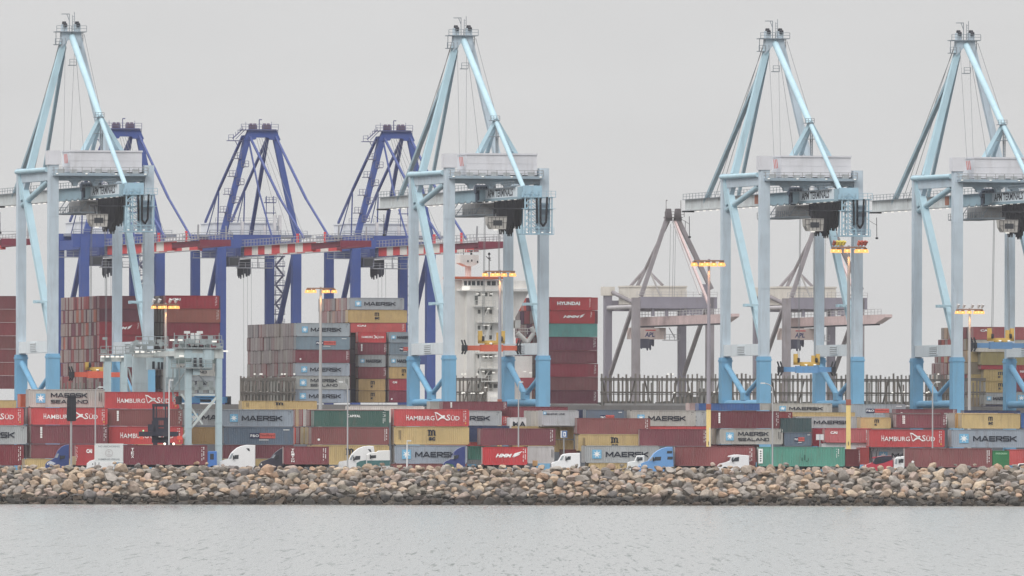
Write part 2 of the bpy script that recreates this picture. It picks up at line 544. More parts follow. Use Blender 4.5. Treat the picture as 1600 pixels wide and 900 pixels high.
for vs, fs in SHAPES:
    b = MB(); b.raw(vs, fs); meshes.append(b.mesh('rock', M_ROCK))
rest = MB(); tints = []
for i, (r, x, y, z) in enumerate(rocks):
    k = rng.randrange(len(SHAPES))
    sc = Vector((r * rng.uniform(0.98, 1.35), r * rng.uniform(0.8, 1.1), r * rng.uniform(0.66, 0.92)))
    rot = Matrix.Rotation(rng.uniform(-0.5, 0.5), 3, 'Y') @ Matrix.Rotation(rng.uniform(0, 6.28), 3, 'Z')
    c = lin(rng.choice(ROCKCOL)); g = rng.uniform(0.9, 1.16)
    c = tuple(q * g for q in c)
    if i < 300:
        o = bpy.data.objects.new('rock', meshes[k])
        o.matrix_world = Matrix.Translation((x, y, z)) @ Matrix.Diagonal(sc).to_4x4() @ rot.to_4x4()
        o.color = (*c, 1)
        link(o, emb_o)
    else:
        M3 = Matrix.Diagonal(sc) @ rot
        vs, fs = SHAPES[k]
        rest.raw([M3 @ p + Vector((x, y, z)) for p in vs], fs)
        tints += [c] * len(fs)
def colored(b, name, mat, parent, tints):
    me = b.mesh(name, mat)
    at = me.attributes.new('tint', 'FLOAT_COLOR', 'FACE')
    flat = []
    for c in tints: flat += [c[0], c[1], c[2], 1.0]
    at.data.foreach_set('color', flat)
    return link(bpy.data.objects.new(name, me), parent)
tag(colored(rest, 'loose_rocks', M_ROCKS, emb_o, tints), kind='stuff')

# ================================================================== blue-grey ship-to-shore cranes
UP = paint((184, 199, 210), 0.28)
LOW = paint((108, 168, 204), 0.2)
TUB = paint((170, 201, 213), 0.18)
TUBG = paint((142, 168, 180), 0.2)
BOOMC = paint((190, 196, 197), 0.42)
PALE = paint((212, 220, 224), 0.15)
HOUSE = paint((208, 208, 213), 0.2)
DECK = paint((146, 164, 176), 0.3)
GREY = paint((128, 138, 146), 0.3)
CABLE = plain((16, 18, 30), 0.8, 'cable')
ROPE = plain((120, 122, 126), 0.8, 'wire_rope')

fr = Frame(774.5, 2895.0, GROUND)
L = fr.loc
def vec(*a): return Vector(a)

def lamp_mesh():
    b = MB(); b.box(-0.35, 0.35, -0.35, 0.35, -0.15, 0.05)
    return b.mesh('floodlight', M_WLAMP)
LAMPM = lamp_mesh()

def make_crane():
    root = empty('gantry_crane', fr.world((0, 0, 0)), TH)
    # four legs, each with a bright blue lower part
    z_low = L(701, 555, 0).z
    tops = {}
    for side, pn, pf in ((-1, 701, 645.5), (1, 848, 793.5)):
        for v, px, wu, wv, yt in ((0.0, pn, 1.95, 2.1, 262), (30.5, pf, 1.75, 1.9, 268)):
            u = L(px, 500, v).x
            zt = L(px, yt if not (side > 0 and v == 0) else 263, v).z
            tops[(side, v)] = (u, zt)
            b = MB(); b.box(u - wu / 2, u + wu / 2, v - wv / 2, v + wv / 2, z_low, zt)
            for zz in (z_low + 14, z_low + 28):
                b.box(u - wu / 2 - .04, u + wu / 2 + .04, v - wv / 2 - .04, v + wv / 2 + .04, zz, zz + .12)
            lg = b.build('leg', UP, root)
            b = MB(); k = 0.25
            b.box(u - wu / 2 - k, u + wu / 2 + k, v - wv / 2 - k, v + wv / 2 + k, 1.6, z_low - .003)
            b.box(u - wu / 2 - k - .12, u + wu / 2 + k + .12, v - wv / 2 - k - .12, v + wv / 2 + k + .12, z_low - 0.9, z_low - 0.5)
            b.box(u - 3.2, u + 3.2, v - 0.6, v + 0.6, 0.9, 1.58)
            b.build('leg_base', LOW, lg)
            b = MB()
            for q in (-2.6, -1.0, 1.0, 2.6):
                b.tube((u + q, v - .35, .46), (u + q, v + .35, .46), .45, 10)
            b.build('rail_wheels', M_DARK, lg)
    for side in (-1, 1):
        un, ztn = tops[(side, 0.0)]; uf, ztf = tops[(side, 30.5)]
        zb0, zb1 = L(664, 554, 15).z, L(664, 536, 15).z
        b = MB(); b.box(un - .8, un + .8, 1.06, 29.5, zb0, zb1)
        pb = b.build('portal_beam', PALE, root)
        # louvred plate on the beam
        c = L(667 + (148 if side > 0 else 0), 546, 15)
        b = MB(); b.box(un - .98, un - .81, c.y - 3.0, c.y + 3.0, zb0 + .35, zb1 - .25)
        pl = b.build('plate', PALE, pb)
        b = MB()
        for q in range(4):
            b.box(un - 1.0, un - .985, c.y - 2.6, c.y + 2.6, zb0 + .6 + q * .38, zb0 + .7 + q * .38)
        b.box(un - 1.0, un - .985, c.y - 3.0, c.y - 2.9, zb0 + .35, zb1 - .25)
        b.build('plate_lines', M_DARK, pl)
        # diagonal from the waterside leg top to the landside leg at the portal beam
        b = MB(); b.beam((uf, 29.6, ztf - 1.2), (un, 1.1, zb1 + 0.5), 1.35, 1.35)
        b.beam((uf, 29.4, ztf - 1.0), (uf, 27.5, ztf - 6.6), 1.7, 2.0, 1.4, 1.4)
        zt_ = L(690, 474, 0).z; b.beam((un - 2.2, 6.5, zt_), (un - .9, .6, zt_), .35); b.box(un - 2.6, un - .9, 5.6, 7.2, zt_ - .3, zt_ + .3)
        b.build('diagonal_brace', TUB, root)
        # lower V brace and sill tube
        zs = L(664, 629, 15).z; zn = zs + 1.2
        b = MB()
        b.tube((uf, 29.3, L(645, 570, 29).z), (un, 15.5, zn + .6), .62)
        b.tube((un, 1.2, L(690, 585, 0).z), (un, 14.3, zn + .6), .5)
        b.box(un - .55, un + .55, 13.2, 16.8, zn - .5, zn + 1.1)
        b.build('lower_brace', LOW, root)
        b = MB(); b.tube((un, 1.1, zs), (un, 29.4, zs), .75, 12)
        b.build('sill_tube', LOW, root)
        # upper side beam, with the tube along it
        zt1 = ztf - 0.2; zt0 = L(664, 288, 15).z
        b = MB(); b.box(un - .7, un + .7, 1.06, 29.5, zt0, zt1 - .9)
        b.prism([(24.5, zt0), (29.4, zt0), (29.4, zt0 - 4.5)], 'x', un - .5, un + .5)
        b.build('upper_side_beam', UP, root)
        b = MB(); b.tube((un - 1.1, 1.0, zt1 - .6), (uf - 1.1, 30.0, zt1 - .5), .5)
        b.build('side_tube', TUB, root)
        b = MB(); b.tube((uf + .2, 29.5, L(653, 324, 29).z), (un, 4.0, zt0 - .15), .62)
        b.build('knee_brace', TUB, root)
    un, ztn = tops[(-1, 0.0)]; ur, ztr = tops[(1, 0.0)]
    # cross beams along the quay
    zc0, zc1 = L(774, 287, 0).z, L(774, 279, 0).z
    b = MB(); b.box(un + 1.0, ur - 1.0, -.8, .8, zc0, zc1)
    for pxs in (-5.4, -1.2, 2.2, 6.0):
        b.prism([(pxs - 1.25, zc0 - .003), (pxs - .6, zc0 - .45), (pxs - .4, zc0 - 1.1), (pxs + .4, zc0 - 1.1), (pxs + .6, zc0 - .45), (pxs + 1.25, zc0 - .003)], 'y', -.6, .6)
    b.build('cross_beam', DECK, root)
    b = MB(); uf = tops[(-1, 30.5)]; b.box(uf[0] + .9, tops[(1, 30.5)][0] - .9, 29.8, 31.2, zc1 + .1, zc1 + 1.3)
    b.build('cross_beam', UP, root)
    # pale head on the left landside leg
    b = MB(); b.box(un - 1.35, un + 1.35, -1.3, 1.3, ztn + .003, L(701, 240, 0).z)
    b.build('leg_head', HOUSE, root)
    # boom girder: seen from its left side
    def zg(v, y, px): return L(px, y, v).z
    zb, zt = zg(0, 311.5, 774), zg(0, 294.5, 774)
    b = MB(); b.box(-.85, .85, -22, 38, zb, zt); b.box(-1.15, 1.15, -22.2, 38, zb - .35, zb - .004)
    gd = b.build('girder', TUBG, root)
    b = MB(); b.box(-.85, .85, 38.05, 99, zb + .1, zt - .1); b.box(-1.15, 1.15, 38.05, 98, zb - .25, zb + .096)
    bo = b.build('boom', BOOMC, root)
    b = MB(); b.box(-.90, -.853, 38.4, 41.5, zb + .2, zt - .2)
    b.build('rust_patch', paint((160, 96, 70), 0.6), bo)
    b = MB(); b.box(-.93, -.853, -21.4, 5.5, zb + .15, zt - .1)
    sg = b.build('sign_board', paint((206, 216, 222), 0.12), gd)
    tm = text_mesh('APM TERMINALS', 21.5, (zt - zb) * .70, M_BLACK, 0.03)
    t = add_mesh('lettering', tm, sg, (-.94, 3.6, zb + .38)); t.rotation_euler = (0, 0, R(-90))
    b = MB(); b.rail([(-1.3, 99, zt), (-1.3, -20, zt)], 1.1, 2.6)
    b.box(-1.5, -.9, -20, 99, zt - .14, zt - .04)
    b.build('boom_walkway', GREY, root)
    for i in range(21):
        v = -20.5 + i * 5.4
        fl = add_mesh('floodlight', LAMPM, root, (-1.05, v, zb - .45)); fl.scale = (.6, 1, 1)
    # machine house, walkway
    zw = L(774, 275.5, 0).z
    c0, c1 = L(728, 255, -.5), L(838, 255, -.5)
    zh0, zh1 = zw + .3, L(774, 239.5, -.5).z
    b = MB(); b.box(c0.x, c1.x, -.5, 7.6, zh0, zh1 - .35)
    b.box(c0.x - .15, c1.x + .15, -.7, 7.8, zh1 - .346, zh1)
    b.box(c0.x - .03, c1.x + .03, -.54, -.503, zh0 + 2.3, zh0 + 2.42)
    hs_ = b.build('machine_house', HOUSE, root)
    b = MB()
    for q in range(3):
        b.prism([(2.0 + q * 1.2, zh1 - 2.6), (2.5 + q * 1.2, zh1 - 2.6), (3.4 + q * 1.2, zh1 - .7), (2.9 + q * 1.2, zh1 - .7)], 'x', c0.x - .03, c0.x - .004)
    b.build('red_mark', paint((205, 90, 80), 0.1), hs_)
    w0, w1 = L(703, 275, -2.5).x, L(848, 275, -2.5).x
    b = MB(); b.box(w0, w1, -2.6, 9.2, zw - .55, zw)
    wk = b.build('walkway', DECK, root)
    b = MB(); b.rail([(w0, 9, zw), (w0, -2.5, zw), (w1, -2.5, zw), (w1, 9, zw)], 1.2, 1.9, .05)
    b.build('railing', paint((150, 150, 150), .2), wk)
    b = MB()
    for q in range(7): b.box(w0 + 1 + q * 2.6, w0 + 2.3 + q * 2.6, -2.1, -1.3, zw + .01, zw + .9 - .15 * (q % 3))
    b.build('equipment_box', paint((186, 190, 192), .25), wk)
    for q in range(4): add_mesh('floodlight', LAMPM, wk, (w0 + .6 + q * (w1 - w0 - 1.2) / 3, -2.62, zw - .1)).scale = (.6, .6, .8)
    # trolley, its walkway and the operator's cab
    b = MB(); zt2 = zb - .6; zt3 = zb - 3.0
    b.box(-3.0, 3.2, 6, 17, zt3, zt2 - .3)
    b.box(-1.9, 1.9, 2, 20, zt2 - .296, zt2)
    tr = b.build('trolley', paint((160, 158, 158), 0.45), root)
    b = MB(); b.box(-3.4, 3.4, 3, 30, zt3 - .25, zt3 - .003)
    b.rail([(-3.4, 30, zt3), (-3.4, 3, zt3), (3.4, 3, zt3)], 1.15, 1.6, .05)
    for q in range(5): b.beam((-3.3, 5 + q * 5.5, zt3), (-1.2, 5 + q * 5.5, zb), .16)
    b.build('trolley_walkway', GREY, tr)
    VC = -23.0
    b = MB(); cc = L(775, 349, VC); zc_0, zc_1 = L(775, 358, VC).z, L(775, 338.5, VC).z
    b.prism([(cc.x - 1.3, zc_0), (cc.x + 1.7, zc_0), (cc.x + 1.9, zc_1), (cc.x - 2.1, zc_1), (cc.x - 1.9, zc_0 + 1.0)], 'y', VC - 1.2, VC + 1.4)
    cb_ = b.build('cab', paint((176, 172, 166), 0.4), root)
    b = MB(); b.box(cc.x - 1.0, cc.x + .9, VC - 1.24, VC - 1.203, zc_0 + .7, zc_0 + 1.8)
    b.build('window', M_GLASS, cb_)
    b = MB(); b.rail([(cc.x - 2.1, VC - 1.3, zc_0 + .2), (cc.x + 1.9, VC - 1.3, zc_0 + .2)], 2.2, .7, .04)
    b.beam((cc.x - 1.0, VC - 1.0, zb - 2.2), (cc.x - .7, VC - 1.0, zc_1), .25); b.beam((cc.x + .2, VC, zb - 2.2), (cc.x + .2, VC, zc_1), .4); b.box(cc.x - 1.4, .9, VC - 1.1, VC + 1.0, zb - 2.4, zb - 2.2); b.box(-.8, .8, VC - .3, VC + .3, zb - 2.2, zb - .36)
    b.build('cab_frame', M_DARK, cb_)
    add_mesh('floodlight', LAMPM, cb_, (cc.x - .4, VC - 1.0, zc_0 - .1))
    # hinge machinery beside the girder
    b = MB(); p = L(751, 300, 12)
    b.box(p.x - 1.0, p.x + 1.0, 11, 13, zb - 2.2, zt + .6); b.tube((p.x - 1.3, 12, zt), (p.x + 1.3, 12, zt), 1.0, 14)
    b.tube((p.x + 1.2, 10.6, zt + .3), (p.x + 2.6, 10.6, zt + .3), .8, 14)
    b.build('sheave_block', paint((70, 84, 104), .3), root)
    # festoon of hanging cables
    b = MB(); rg_ = random.Random(5)
    for i in range(20):
        v = -23.0 + i * .98
        dep = 5.0 + 1.7 * math.sin(i * .9) * .4 + rg_.uniform(-.5, .6) + (1.2 if i > 3 else 0) - (3.2 if i > 15 else 0)
        for q in (-.95, -.55, -1.3):
            pts = []
            for k in range(7):
                a = math.pi * k / 6
                pts.append((q + rg_.uniform(-.05, .05), v - math.cos(a) * .40, zb - .5 - dep * math.sin(a) ** .55))
            b.path(pts, .13, 4)
    b.build('festoon_cables', CABLE, root)
    # lattice stair tower at the landside end of the girder
    b = MB(); e0, e1 = L(815, 330, -22.5).x, L(857, 330, -22.5).x
    zf = L(835, 365.5, -22.5).z; ztw = L(835, 300, -22.5).z
    for u in (e0, e0 + 1.3, e0 + 2.9, e1):
        for v in (-22.8, -25.0):
            b.beam((u, v, zf), (u, v, ztw if u != e1 else ztw - 1.0), .26)
    nz_ = 7
    for k in range(nz_):
        za = zf + (ztw - zf) * k / nz_; zb_ = zf + (ztw - zf) * (k + 1) / nz_
        b.beam((e0, -25, za), (e0 + 2.9, -25, za), .2); b.beam((e0, -25, za), (e0 + 1.45, -25, zb_), .19); b.beam((e0 + 2.9, -25, za), (e0 + 1.45, -25, zb_), .19); b.beam((e0 + 2.9, -25, za), (e1, -25, za), .14)
        b.beam((e0 + 2.9, -22.8, za), (e0 + 1.45, -22.8, zb_), .11)
    for y in (308, 326): b.box(e0 - .5, e1 + .7, -25.3, -22.6, L(835, y, -23).z - .12, L(835, y, -23).z)
    b.box(e0 - 1.0, e1 + .3, -25.6, -22.3, zf - .2, zf)
    b.rail([(e0 - 1.0, -25.5, zf), (e1 + .3, -25.5, zf)], 1.2, .9, .05)
    zr = L(835, 308, -23).z
    b.rail([(e0 - .5, -25.3, zr), (e1 + .7, -25.3, zr)], 1.2, .9, .05)
    b.box(e0 + .2, e0 + 4.2, -22.4, -21.9, zb - .4, zt + .2)
    b.build('stair_tower', paint((150, 182, 198), .2), root)
    b = MB(); ue = e0 + 3.9
    b.path([(ue - .8, -25.5, zr - .2), (ue - .8, -25.5, zr - 5.2), (ue - .2, -25.5, zr - 6), (ue + .4, -25.5, zr - 5.0), (ue + .6, -25.5, zr)], .22, 5)
    b.path([(ue - 1.6, -25.5, zr - .2), (ue - 1.5, -25.5, zr - 5.4)], .2, 5)
    b.build('hanging_cable', CABLE, root)
    b = MB(); b.box(e0 + 3.0, e0 + 4.6, -24.6, -22.9, zf + .01, zf + 2.6)
    b.box(e0 + 2.95, e1 - .1, -22.78, -22.0, zf + .2, zr - 1.2)
    b.build('electrical_cabinet', paint((160, 176, 190), .2), root)
    for k in range(4): add_mesh('floodlight', LAMPM, root, (e0 + .3 + k * 1.6, -25.5, zf + .3)).scale = (.5, .5, .9)
    b = MB(); p = L(599, 335, 95)
    b.beam(p, L(599.5, 366, 95), .12); b.beam(p + vec(-2.2, 0, -.3), L(599, 347, 95), .07); b.tube(L(599.5, 366, 95), L(599.5, 369, 95), .3, 10); b.box(p.x - 1.5, p.x + 1.0, 94.6, 95.4, zb - .6, zb - .26)
    b.build('hook_block', M_DARK, root)
    # ---- A-frame over the waterside legs
    VA = 30.5
    A = lambda px, y, v=VA: L(px, y, v)
    apx = A(721, 66)
    for side, px0, px1, pb in ((-1, 713, 672, 659), (1, 732, 764, 782)):
        b = MB(); b.beam(A(px0, 60), A(pb, 269), 1.15, 1.2, 1.35, 1.7)
        b.build('mast', UP if side > 0 else TUB, root)
    b = MB(); p0, p1 = A(706.5, 72), A(736, 72); zt = A(721, 55).z; zb2 = A(721, 76).z
    b.prism([(p0.x, zt), (p1.x, zt), (p1.x - .1, zb2 - .6), (p0.x + 2.2, zb2 + 1.2), (p0.x + 1.6, zb2 + 1.2), (p0.x - .2, zb2 - .6)], 'y', VA - .9, VA + .9)
    for px in (711, 731):
        c = A(px, 50); b.box(c.x - .55, c.x + .55, VA - .8, VA + .8, zt, A(px, 44).z)
    hd = b.build('apex_head', UP, root)
    b = MB()
    for px in (711, 731):
        c = A(px, 43); b.tube((c.x - .35, VA, c.z), (c.x + .35, VA, c.z), .5, 10); b.tube((c.x - .35, VA - 1, c.z - .3), (c.x + .35, VA - 1, c.z - .3), .4, 10)
    b.build('sheave', M_DARK, hd)
    b = MB(); q0, q1 = A(697, 55), A(743, 55)
    b.box(q0.x, q1.x, VA - 1.7, VA + 1.7, q0.z - .16, q0.z)
    b.rail([(q0.x, VA - 1.7, q0.z), (q1.x, VA - 1.7, q0.z)], 1.15, 1.5, .05)
    s0 = A(698, 75); b.box(s0.x - .3, s0.x + 1.1, VA - 1, VA + 1, s0.z - .15, s0.z); b.rail([(s0.x - .3, VA - 1, s0.z), (s0.x + 1.1, VA - 1, s0.z)], 1.15, .7, .05)
    b.beam(A(698.5, 55), A(698.5, 75), .12); b.beam(A(740, 55), A(740, 95), .12); b.beam(A(737.5, 55), A(737.5, 95), .1)
    for k in range(9): b.beam(A(737.5, 58 + k * 4), A(740, 58 + k * 4), .08)
    b.beam(A(719, 55), A(719, 28), .13); b.beam(A(707, 28), A(719.5, 28), .16); b.beam(A(715, 28), A(719, 38), .12)
    b.beam(A(724, 55), A(724, 30), .1); b.beam(A(727, 55), A(727, 25), .1)
    for k in range(6): b.beam(A(724, 52 - k * 4), A(727, 52 - k * 4), .08)
    s1 = A(723, 107); b.box(s1.x - .6, s1.x + .8, VA - .8, VA + .8, s1.z - .15, s1.z); b.rail([(s1.x - .6, VA - .8, s1.z), (s1.x + .8, VA - .8, s1.z)], 1.15, .7, .05)
    b.build('apex_platform', GREY, root)
    node = L(774, 190, 0)
    b = MB(); b.tube(A(722, 60), node, .68, 14)
    b.build('back_strut', TUB, root)
    for nm, tgt, r0 in (('left', L(734, 266, 9.5), .55), ('right', L(816, 264, 9.5), .5)):
        b = MB(); b.beam(node, tgt, .8, 1.0, 1.1, 1.3); b.build('strut_leg', TUB, root)
    b = MB(); b.beam(node, L(757, 250, 10), .7, .7); b.build('strut_leg', TUBG, root)
    b = MB(); b.tube(node, L(817, 293, -21.5), .48, 12); b.build('strut_leg', TUB, root)
    b = MB(); b.tube(L(774, 196, 0.2), L(774.5, 240, 0.2), .16); b.tube(L(777, 196, 0.2), L(777, 240, 0.2), .12)
    for k in range(9): b.beam(L(774, 200 + k * 4.4, .2), L(777, 200 + k * 4.4, .2), .09)
    z0 = L(774, 213, 0); b.box(z0.x - 1.2, z0.x + 1.0, -.8, .8, z0.z - .12, z0.z)
    z0 = L(771, 188, 0); b.box(z0.x - .9, z0.x + 1.0, -.8, .8, z0.z - .12, z0.z); b.rail([(z0.x - .9, -.8, z0.z), (z0.x + 1.0, -.8, z0.z)], .9, .6, .05)
    b.build('ladder', GREY, root)
    # stays to the boom
    b = MB(); b.beam(A(703, 110), L(681, 165, 60), .4); b.beam(A(708, 90), L(622, 314, 84), .85, .85); b.build('outer_forestay', TUBG, root)
    b = MB(); b.beam(A(712, 78), L(669, 309, 57), .62, .8); b.build('inner_forestay', TUBG, root)
    b = MB()
    for p, q in ((A(711, 50), L(625, 314, 83)), (A(709, 50), L(634, 314, 78)), (A(713, 60), L(717, 245, 2)), (A(728, 60), L(727, 240, 2)), (A(727, 60), L(748, 240, 0)), (A(742, 60), L(776, 188, 0)),
                 (A(706, 70), L(641, 310, 70)), (A(709, 75), L(649, 312, 66))):
        b.beam(p, q, .085)
    b.build('wire_rope', ROPE, root)
    return root

crane0 = make_crane()
tag(crane0, 'light blue ship-to-shore crane with an orange spreader, standing before the ship\'s white deckhouse', 'crane', 'light blue cranes along the near quay')
CRANES = [crane0]
for px, lab in ((156.5, 'light blue ship-to-shore crane at far left, behind the yard gantry'),
                (1265.8, 'light blue ship-to-shore crane with a blue spreader, behind the tallest lit light mast'),
                (1567.0, 'light blue ship-to-shore crane cut by the right edge of the photo')):
    c = copy_tree(crane0)
    xp = (px - 800) / F
    X = xp * 2895.0 / (1 - xp * math.tan(TH))
    X0 = fr.X0
    D = 2895.0 + (X - X0) * math.tan(TH); X = xp * D
    c.location = (X, D, GROUND)
    c['label'] = lab
    CRANES.append(c)

# ------------------------------------------------------------------ spreaders hanging under the trolleys
YEL = paint((214, 172, 70), 0.2)
def spreader(cx, half, ybar, yhead0, D, rgb, label, crane_i, ytrolley):
    c = P(cx, ybar, D); s = F / D
    root = empty('spreader', c, TH, label, 'spreader', 'container spreaders hanging from cranes')
    hl = half / s / CT; m_ = paint(rgb, .25)
    b = MB(); b.box(-hl * .42, hl * .42, -.55, .55, -.75, .65); b.box(-hl, hl, -.3, .3, -.55, .45)
    b.build('spreader_beam', m_, root)
    b = MB()
    for q in (-1, 1):
        b.box(q * hl - .35, q * hl + .35, -1.2, 1.2, -.7, .55)
        for v in (-1.15, 1.15):
            b.beam((q * hl, v, .55), (q * (hl + .35), v, 1.6), .28); b.beam((q * hl, v, -.7), (q * (hl + .3), v, -1.3), .32)
    b.build('end_beam', M_DARK, root)
    hh = (ybar - yhead0) / s; hw = half / s * .5
    b = MB(); b.box(-hw, hw, -.5, .5, .9, 1.5)
    for q in (-1, 1):
        b.prism([(q * hw, .9), (q * (hw - .9), .9), (q * (hw - .7), hh), (q * hw, hh)], 'y', -.5, .5)
    b.box(hw * .4, hw * .65, -.4, .4, 1.5, hh * .9)
    b.box(-hw * .5, -hw * .1, -.4, .4, .65, .9); b.box(hw * .1, hw * .5, -.4, .4, .65, .9)
    b.build('headblock', YEL, root)
    b = MB()
    for q in (-.35, .35): b.tube((q * hw * 2 - .2, -.6, 1.9), (q * hw * 2 + .2, -.6, 1.9), .5, 12)
    b.build('sheave', M_DARK, root)
    add_mesh('floodlight', LAMPM, root, (-.3, -.62, 1.0)).scale = (.7, .5, 1); add_mesh('floodlight', LAMPM, root, (1.6, -.62, 1.0)).scale = (.7, .5, 1)
    b = MB(); zt = (ybar - ytrolley) / s
    for q in (-.7, -.6, .6, .7): b.beam((q * hw, 0, hh * .8), (q * hw * .8, 0, zt), .09)
    b.build('wire_rope', ROPE, root)
spreader(767.5, 42, 543.5, 517, 2899, (214, 100, 70), 'orange spreader with yellow headblock hanging before the white deckhouse', 0, 336)
spreader(153, 41, 585, 566, 2880, (224, 94, 66), 'orange spreader with yellow headblock hanging low behind the yard gantry', 1, 334)
spreader(1260, 41, 577, 553, 2912, (92, 150, 200), 'blue spreader with yellow headblock hanging just above the deck posts', 2, 340)
spreader(1563, 42, 539.5, 513, 2920, (92, 140, 185), 'blue spreader with yellow headblock hanging at the right edge', 3, 344)

# ================================================================== dark blue cranes on the far quay (booms toward us)
BLU = paint((58, 82, 150), 0.18)
BLU2 = paint((64, 80, 138), 0.25)
REDP = paint((205, 60, 66), 0.2)
WHP = paint((222, 216, 208), 0.2)
MAR = paint((116, 34, 58), 0.25)
fb = Frame(403.0, 3400.0, GROUND)
B_ = fb.loc
def make_blue():
    root = empty('gantry_crane', fb.world((0, 0, 0)), TH)
    L = B_
    VF = 27.0
    legs = {}
    for side, pn, pf in ((-1, 344.5, 304.5), (1, 462, 420.5)):
        for v, px, wu in ((0.0, pn, 2.15), (VF, pf, 2.0)):
            u = L(px, 420, v).x
            zt = L(px, 372, v).z
            legs[(side, v)] = u
            b = MB(); b.box(u - wu / 2, u + wu / 2, v - 1.1, v + 1.1, 1.4, zt)
            for k in range(3): b.box(u - wu / 2 - .05, u + wu / 2 + .05, v - 1.15, v + 1.15, zt - 10 - k * 12, zt - 9.85 - k * 12)
            lg = b.build('leg', BLU, root)
            b = MB(); b.box(u - 3.5, u + 3.5, v - .7, v + .7, .6, 1.396)
            for q in (-2.6, -.9, .9, 2.6): b.tube((u + q, v - .35, .45), (u + q, v + .35, .45), .44, 10)
            b.build('rail_wheels', M_DARK, lg)
    for side in (-1, 1):
        un, uf = legs[(side, 0.0)], legs[(side, VF)]
        b = MB(); b.beam((un, 1, L(344, 388, 0).z), (un, VF - 3, L(310, 545, VF).z), 1.05)
        b.build('diagonal_brace', BLU2, root)
        b = MB(); z = L(344, 560, 0).z; b.box(un - .7, un + .7, 1.12, VF - 1.12, z - 1.2, z + 1.0); b.build('portal_beam', BLU, root)
        b = MB(); z = L(344, 383, 10).z; b.box(un - .6, un + .6, 1.12, VF - 1.12, z - 1.3, z + 1.0); b.build('upper_side_beam', BLU, root)
    for v in (0.0, VF):
        z0, z1 = L(400, 388, v).z, L(400, 367, v).z
        b = MB(); b.box(legs[(-1, v)] - (3.0 if v == 0 else 1), legs[(1, v)] + (.2 if v else -4.0), v - .8, v + .8, z0, z1); b.build('cross_beam', BLU, root)
    # girder and boom: twin, with a red and white striped boom
    zb = L(403, 399.5, 0).z; zt = L(403, 385, 0).z
    b = MB()
    for q in (-3.1, 3.1): b.box(q - .6, q + .6, 8, 46, zb, zt)
    b.build('girder', BLU2, root)
    bo = None
    pxs = [381, 394, 404, 415, 426.5, 440, 452.5, 465, 477.5, 491]
    vs_ = [(403 - 3.7 * 6.28 - p) / 1.55 + 8 for p in pxs]
    for k in range(9):
        b = MB()
        for q in (-3.1, 3.1): b.box(q - .6, q + .6, vs_[k + 1] - 8, vs_[k] - 8, zb, zt)
        o = b.build('boom_section', REDP if k % 2 == 0 else WHP, root)
    vt = vs_[-1] - 8
    b = MB()
    for q in (-3.1, 3.1):
        b.prism([(vt - .05, zb + .5), (vt - .05, zt - .35), (vt - 28, zt - .35), (vt - 30, zt - .8), (vt - 29, zb + 1.0), (vt - 24, zb + .6)], 'x', q - .6, q + .6)
    b.box(-3.7, 3.7, vt - 30.2, vt - 29.3, zb + .6, zt - .15)
    b.build('boom_tip', MAR, root)
    b = MB(); b.rail([(-4.2, 6, zt), (-4.2, vt - 30, zt), (4.2, vt - 30, zt)], 1.5, 3.2, .06)
    b.rail([(4.2, 6, zt), (4.2, vt - 30, zt)], 1.3, 3.5, .06)
    b.box(-4.5, -3.72, vt - 30, 6, zt - .2, zt - .06)
    b.box(-4.4, -3.72, vt - 30, 2, zb - .5, zb - .3); b.beam((-4.2, vt - 30, zt), (-4.2, vt - 30.5, zt + 3.4), .35); b.beam((3.5, vt - 26, zt), (3.5, vt - 26, zt + 3.2), .3)
    b.build('boom_walkway', paint((150, 150, 156), .3), root)
    b = MB()
    for v in (-55, ): b.box(-3.4, -2.8, v - .25, v + .25, zt + .003, zt + 2.2)
    b.beam((3.1, -57, zt), (3.1, -57, zt + 2.6), .5)
    b.build('stay_bracket', REDP, root)
    # machine house and walkways
    zw = L(350, 367, 20).z
    h0, h1 = L(287, 355, 34), L(415, 355, 34)
    b = MB(); b.box(h0.x + 6, h1.x + 1, 26, 42, zw + .2, L(350, 349, 26).z); b.box(h0.x + 5.7, h1.x + 1.3, 25.7, 42.3, L(350, 349, 26).z + .004, L(350, 347.5, 26).z)
    hs_ = b.build('machine_house', paint((212, 214, 218), .2), root)
    b = MB()
    for q in range(3): b.box(h0.x + 8 + q * 6.5, h0.x + 9.2 + q * 6.5, 25.96, 25.997, zw + 1.2, zw + 2.4)
    b.build('window', plain((140, 146, 156), .5, 'grey_louver'), hs_)
    zh = L(350, 347.5, 26).z
    b = MB(); b.rail([(h0.x + 6, 26, zh), (h1.x + 1, 26, zh)], 1.1, 2.6, .05)
    b.rail([(h0.x + 4, 24, zw), (h1.x + 8, 24, zw)], 1.1, 2.6, .05); b.rail([(legs[(-1, 0.0)] - 3, -1.2, L(400, 367, 0).z), (legs[(1, 0.0)] - 4, -1.2, L(400, 367, 0).z)], 1.1, 2.4, .05)
    b.box(h0.x + 2.0, h1.x + 9, 23.6, 44, zw - .5, zw + .19)
    b.build('railing', paint((140, 146, 160), .2), root)
    b = MB()
    for q, hh in ((-4, 3.2), (1.5, 2.2), (4, 4.8), (5.3, 4.8), (9.0, 2.0)): b.box(q - .3, q + .3, -.6, .4, L(400, 367, 0).z + .003, L(400, 367, 0).z + hh)
    b.build('equipment_box', paint((200, 200, 204), .2), root)
    # gear under the girder
    b = MB(); c = L(363, 409, 2)
    b.box(c.x - 1.5, c.x + 1.3, 0, 3, c.z - 1.2, c.z + 1.2)
    cb_ = b.build('cab', paint((84, 88, 108), .3), root)
    b = MB(); b.box(c.x - 1.2, c.x + 1.0, -.04, -.003, c.z - .9, c.z + .9); b.build('window', M_GLASS, cb_)
    zp = L(380, 418, 2).z
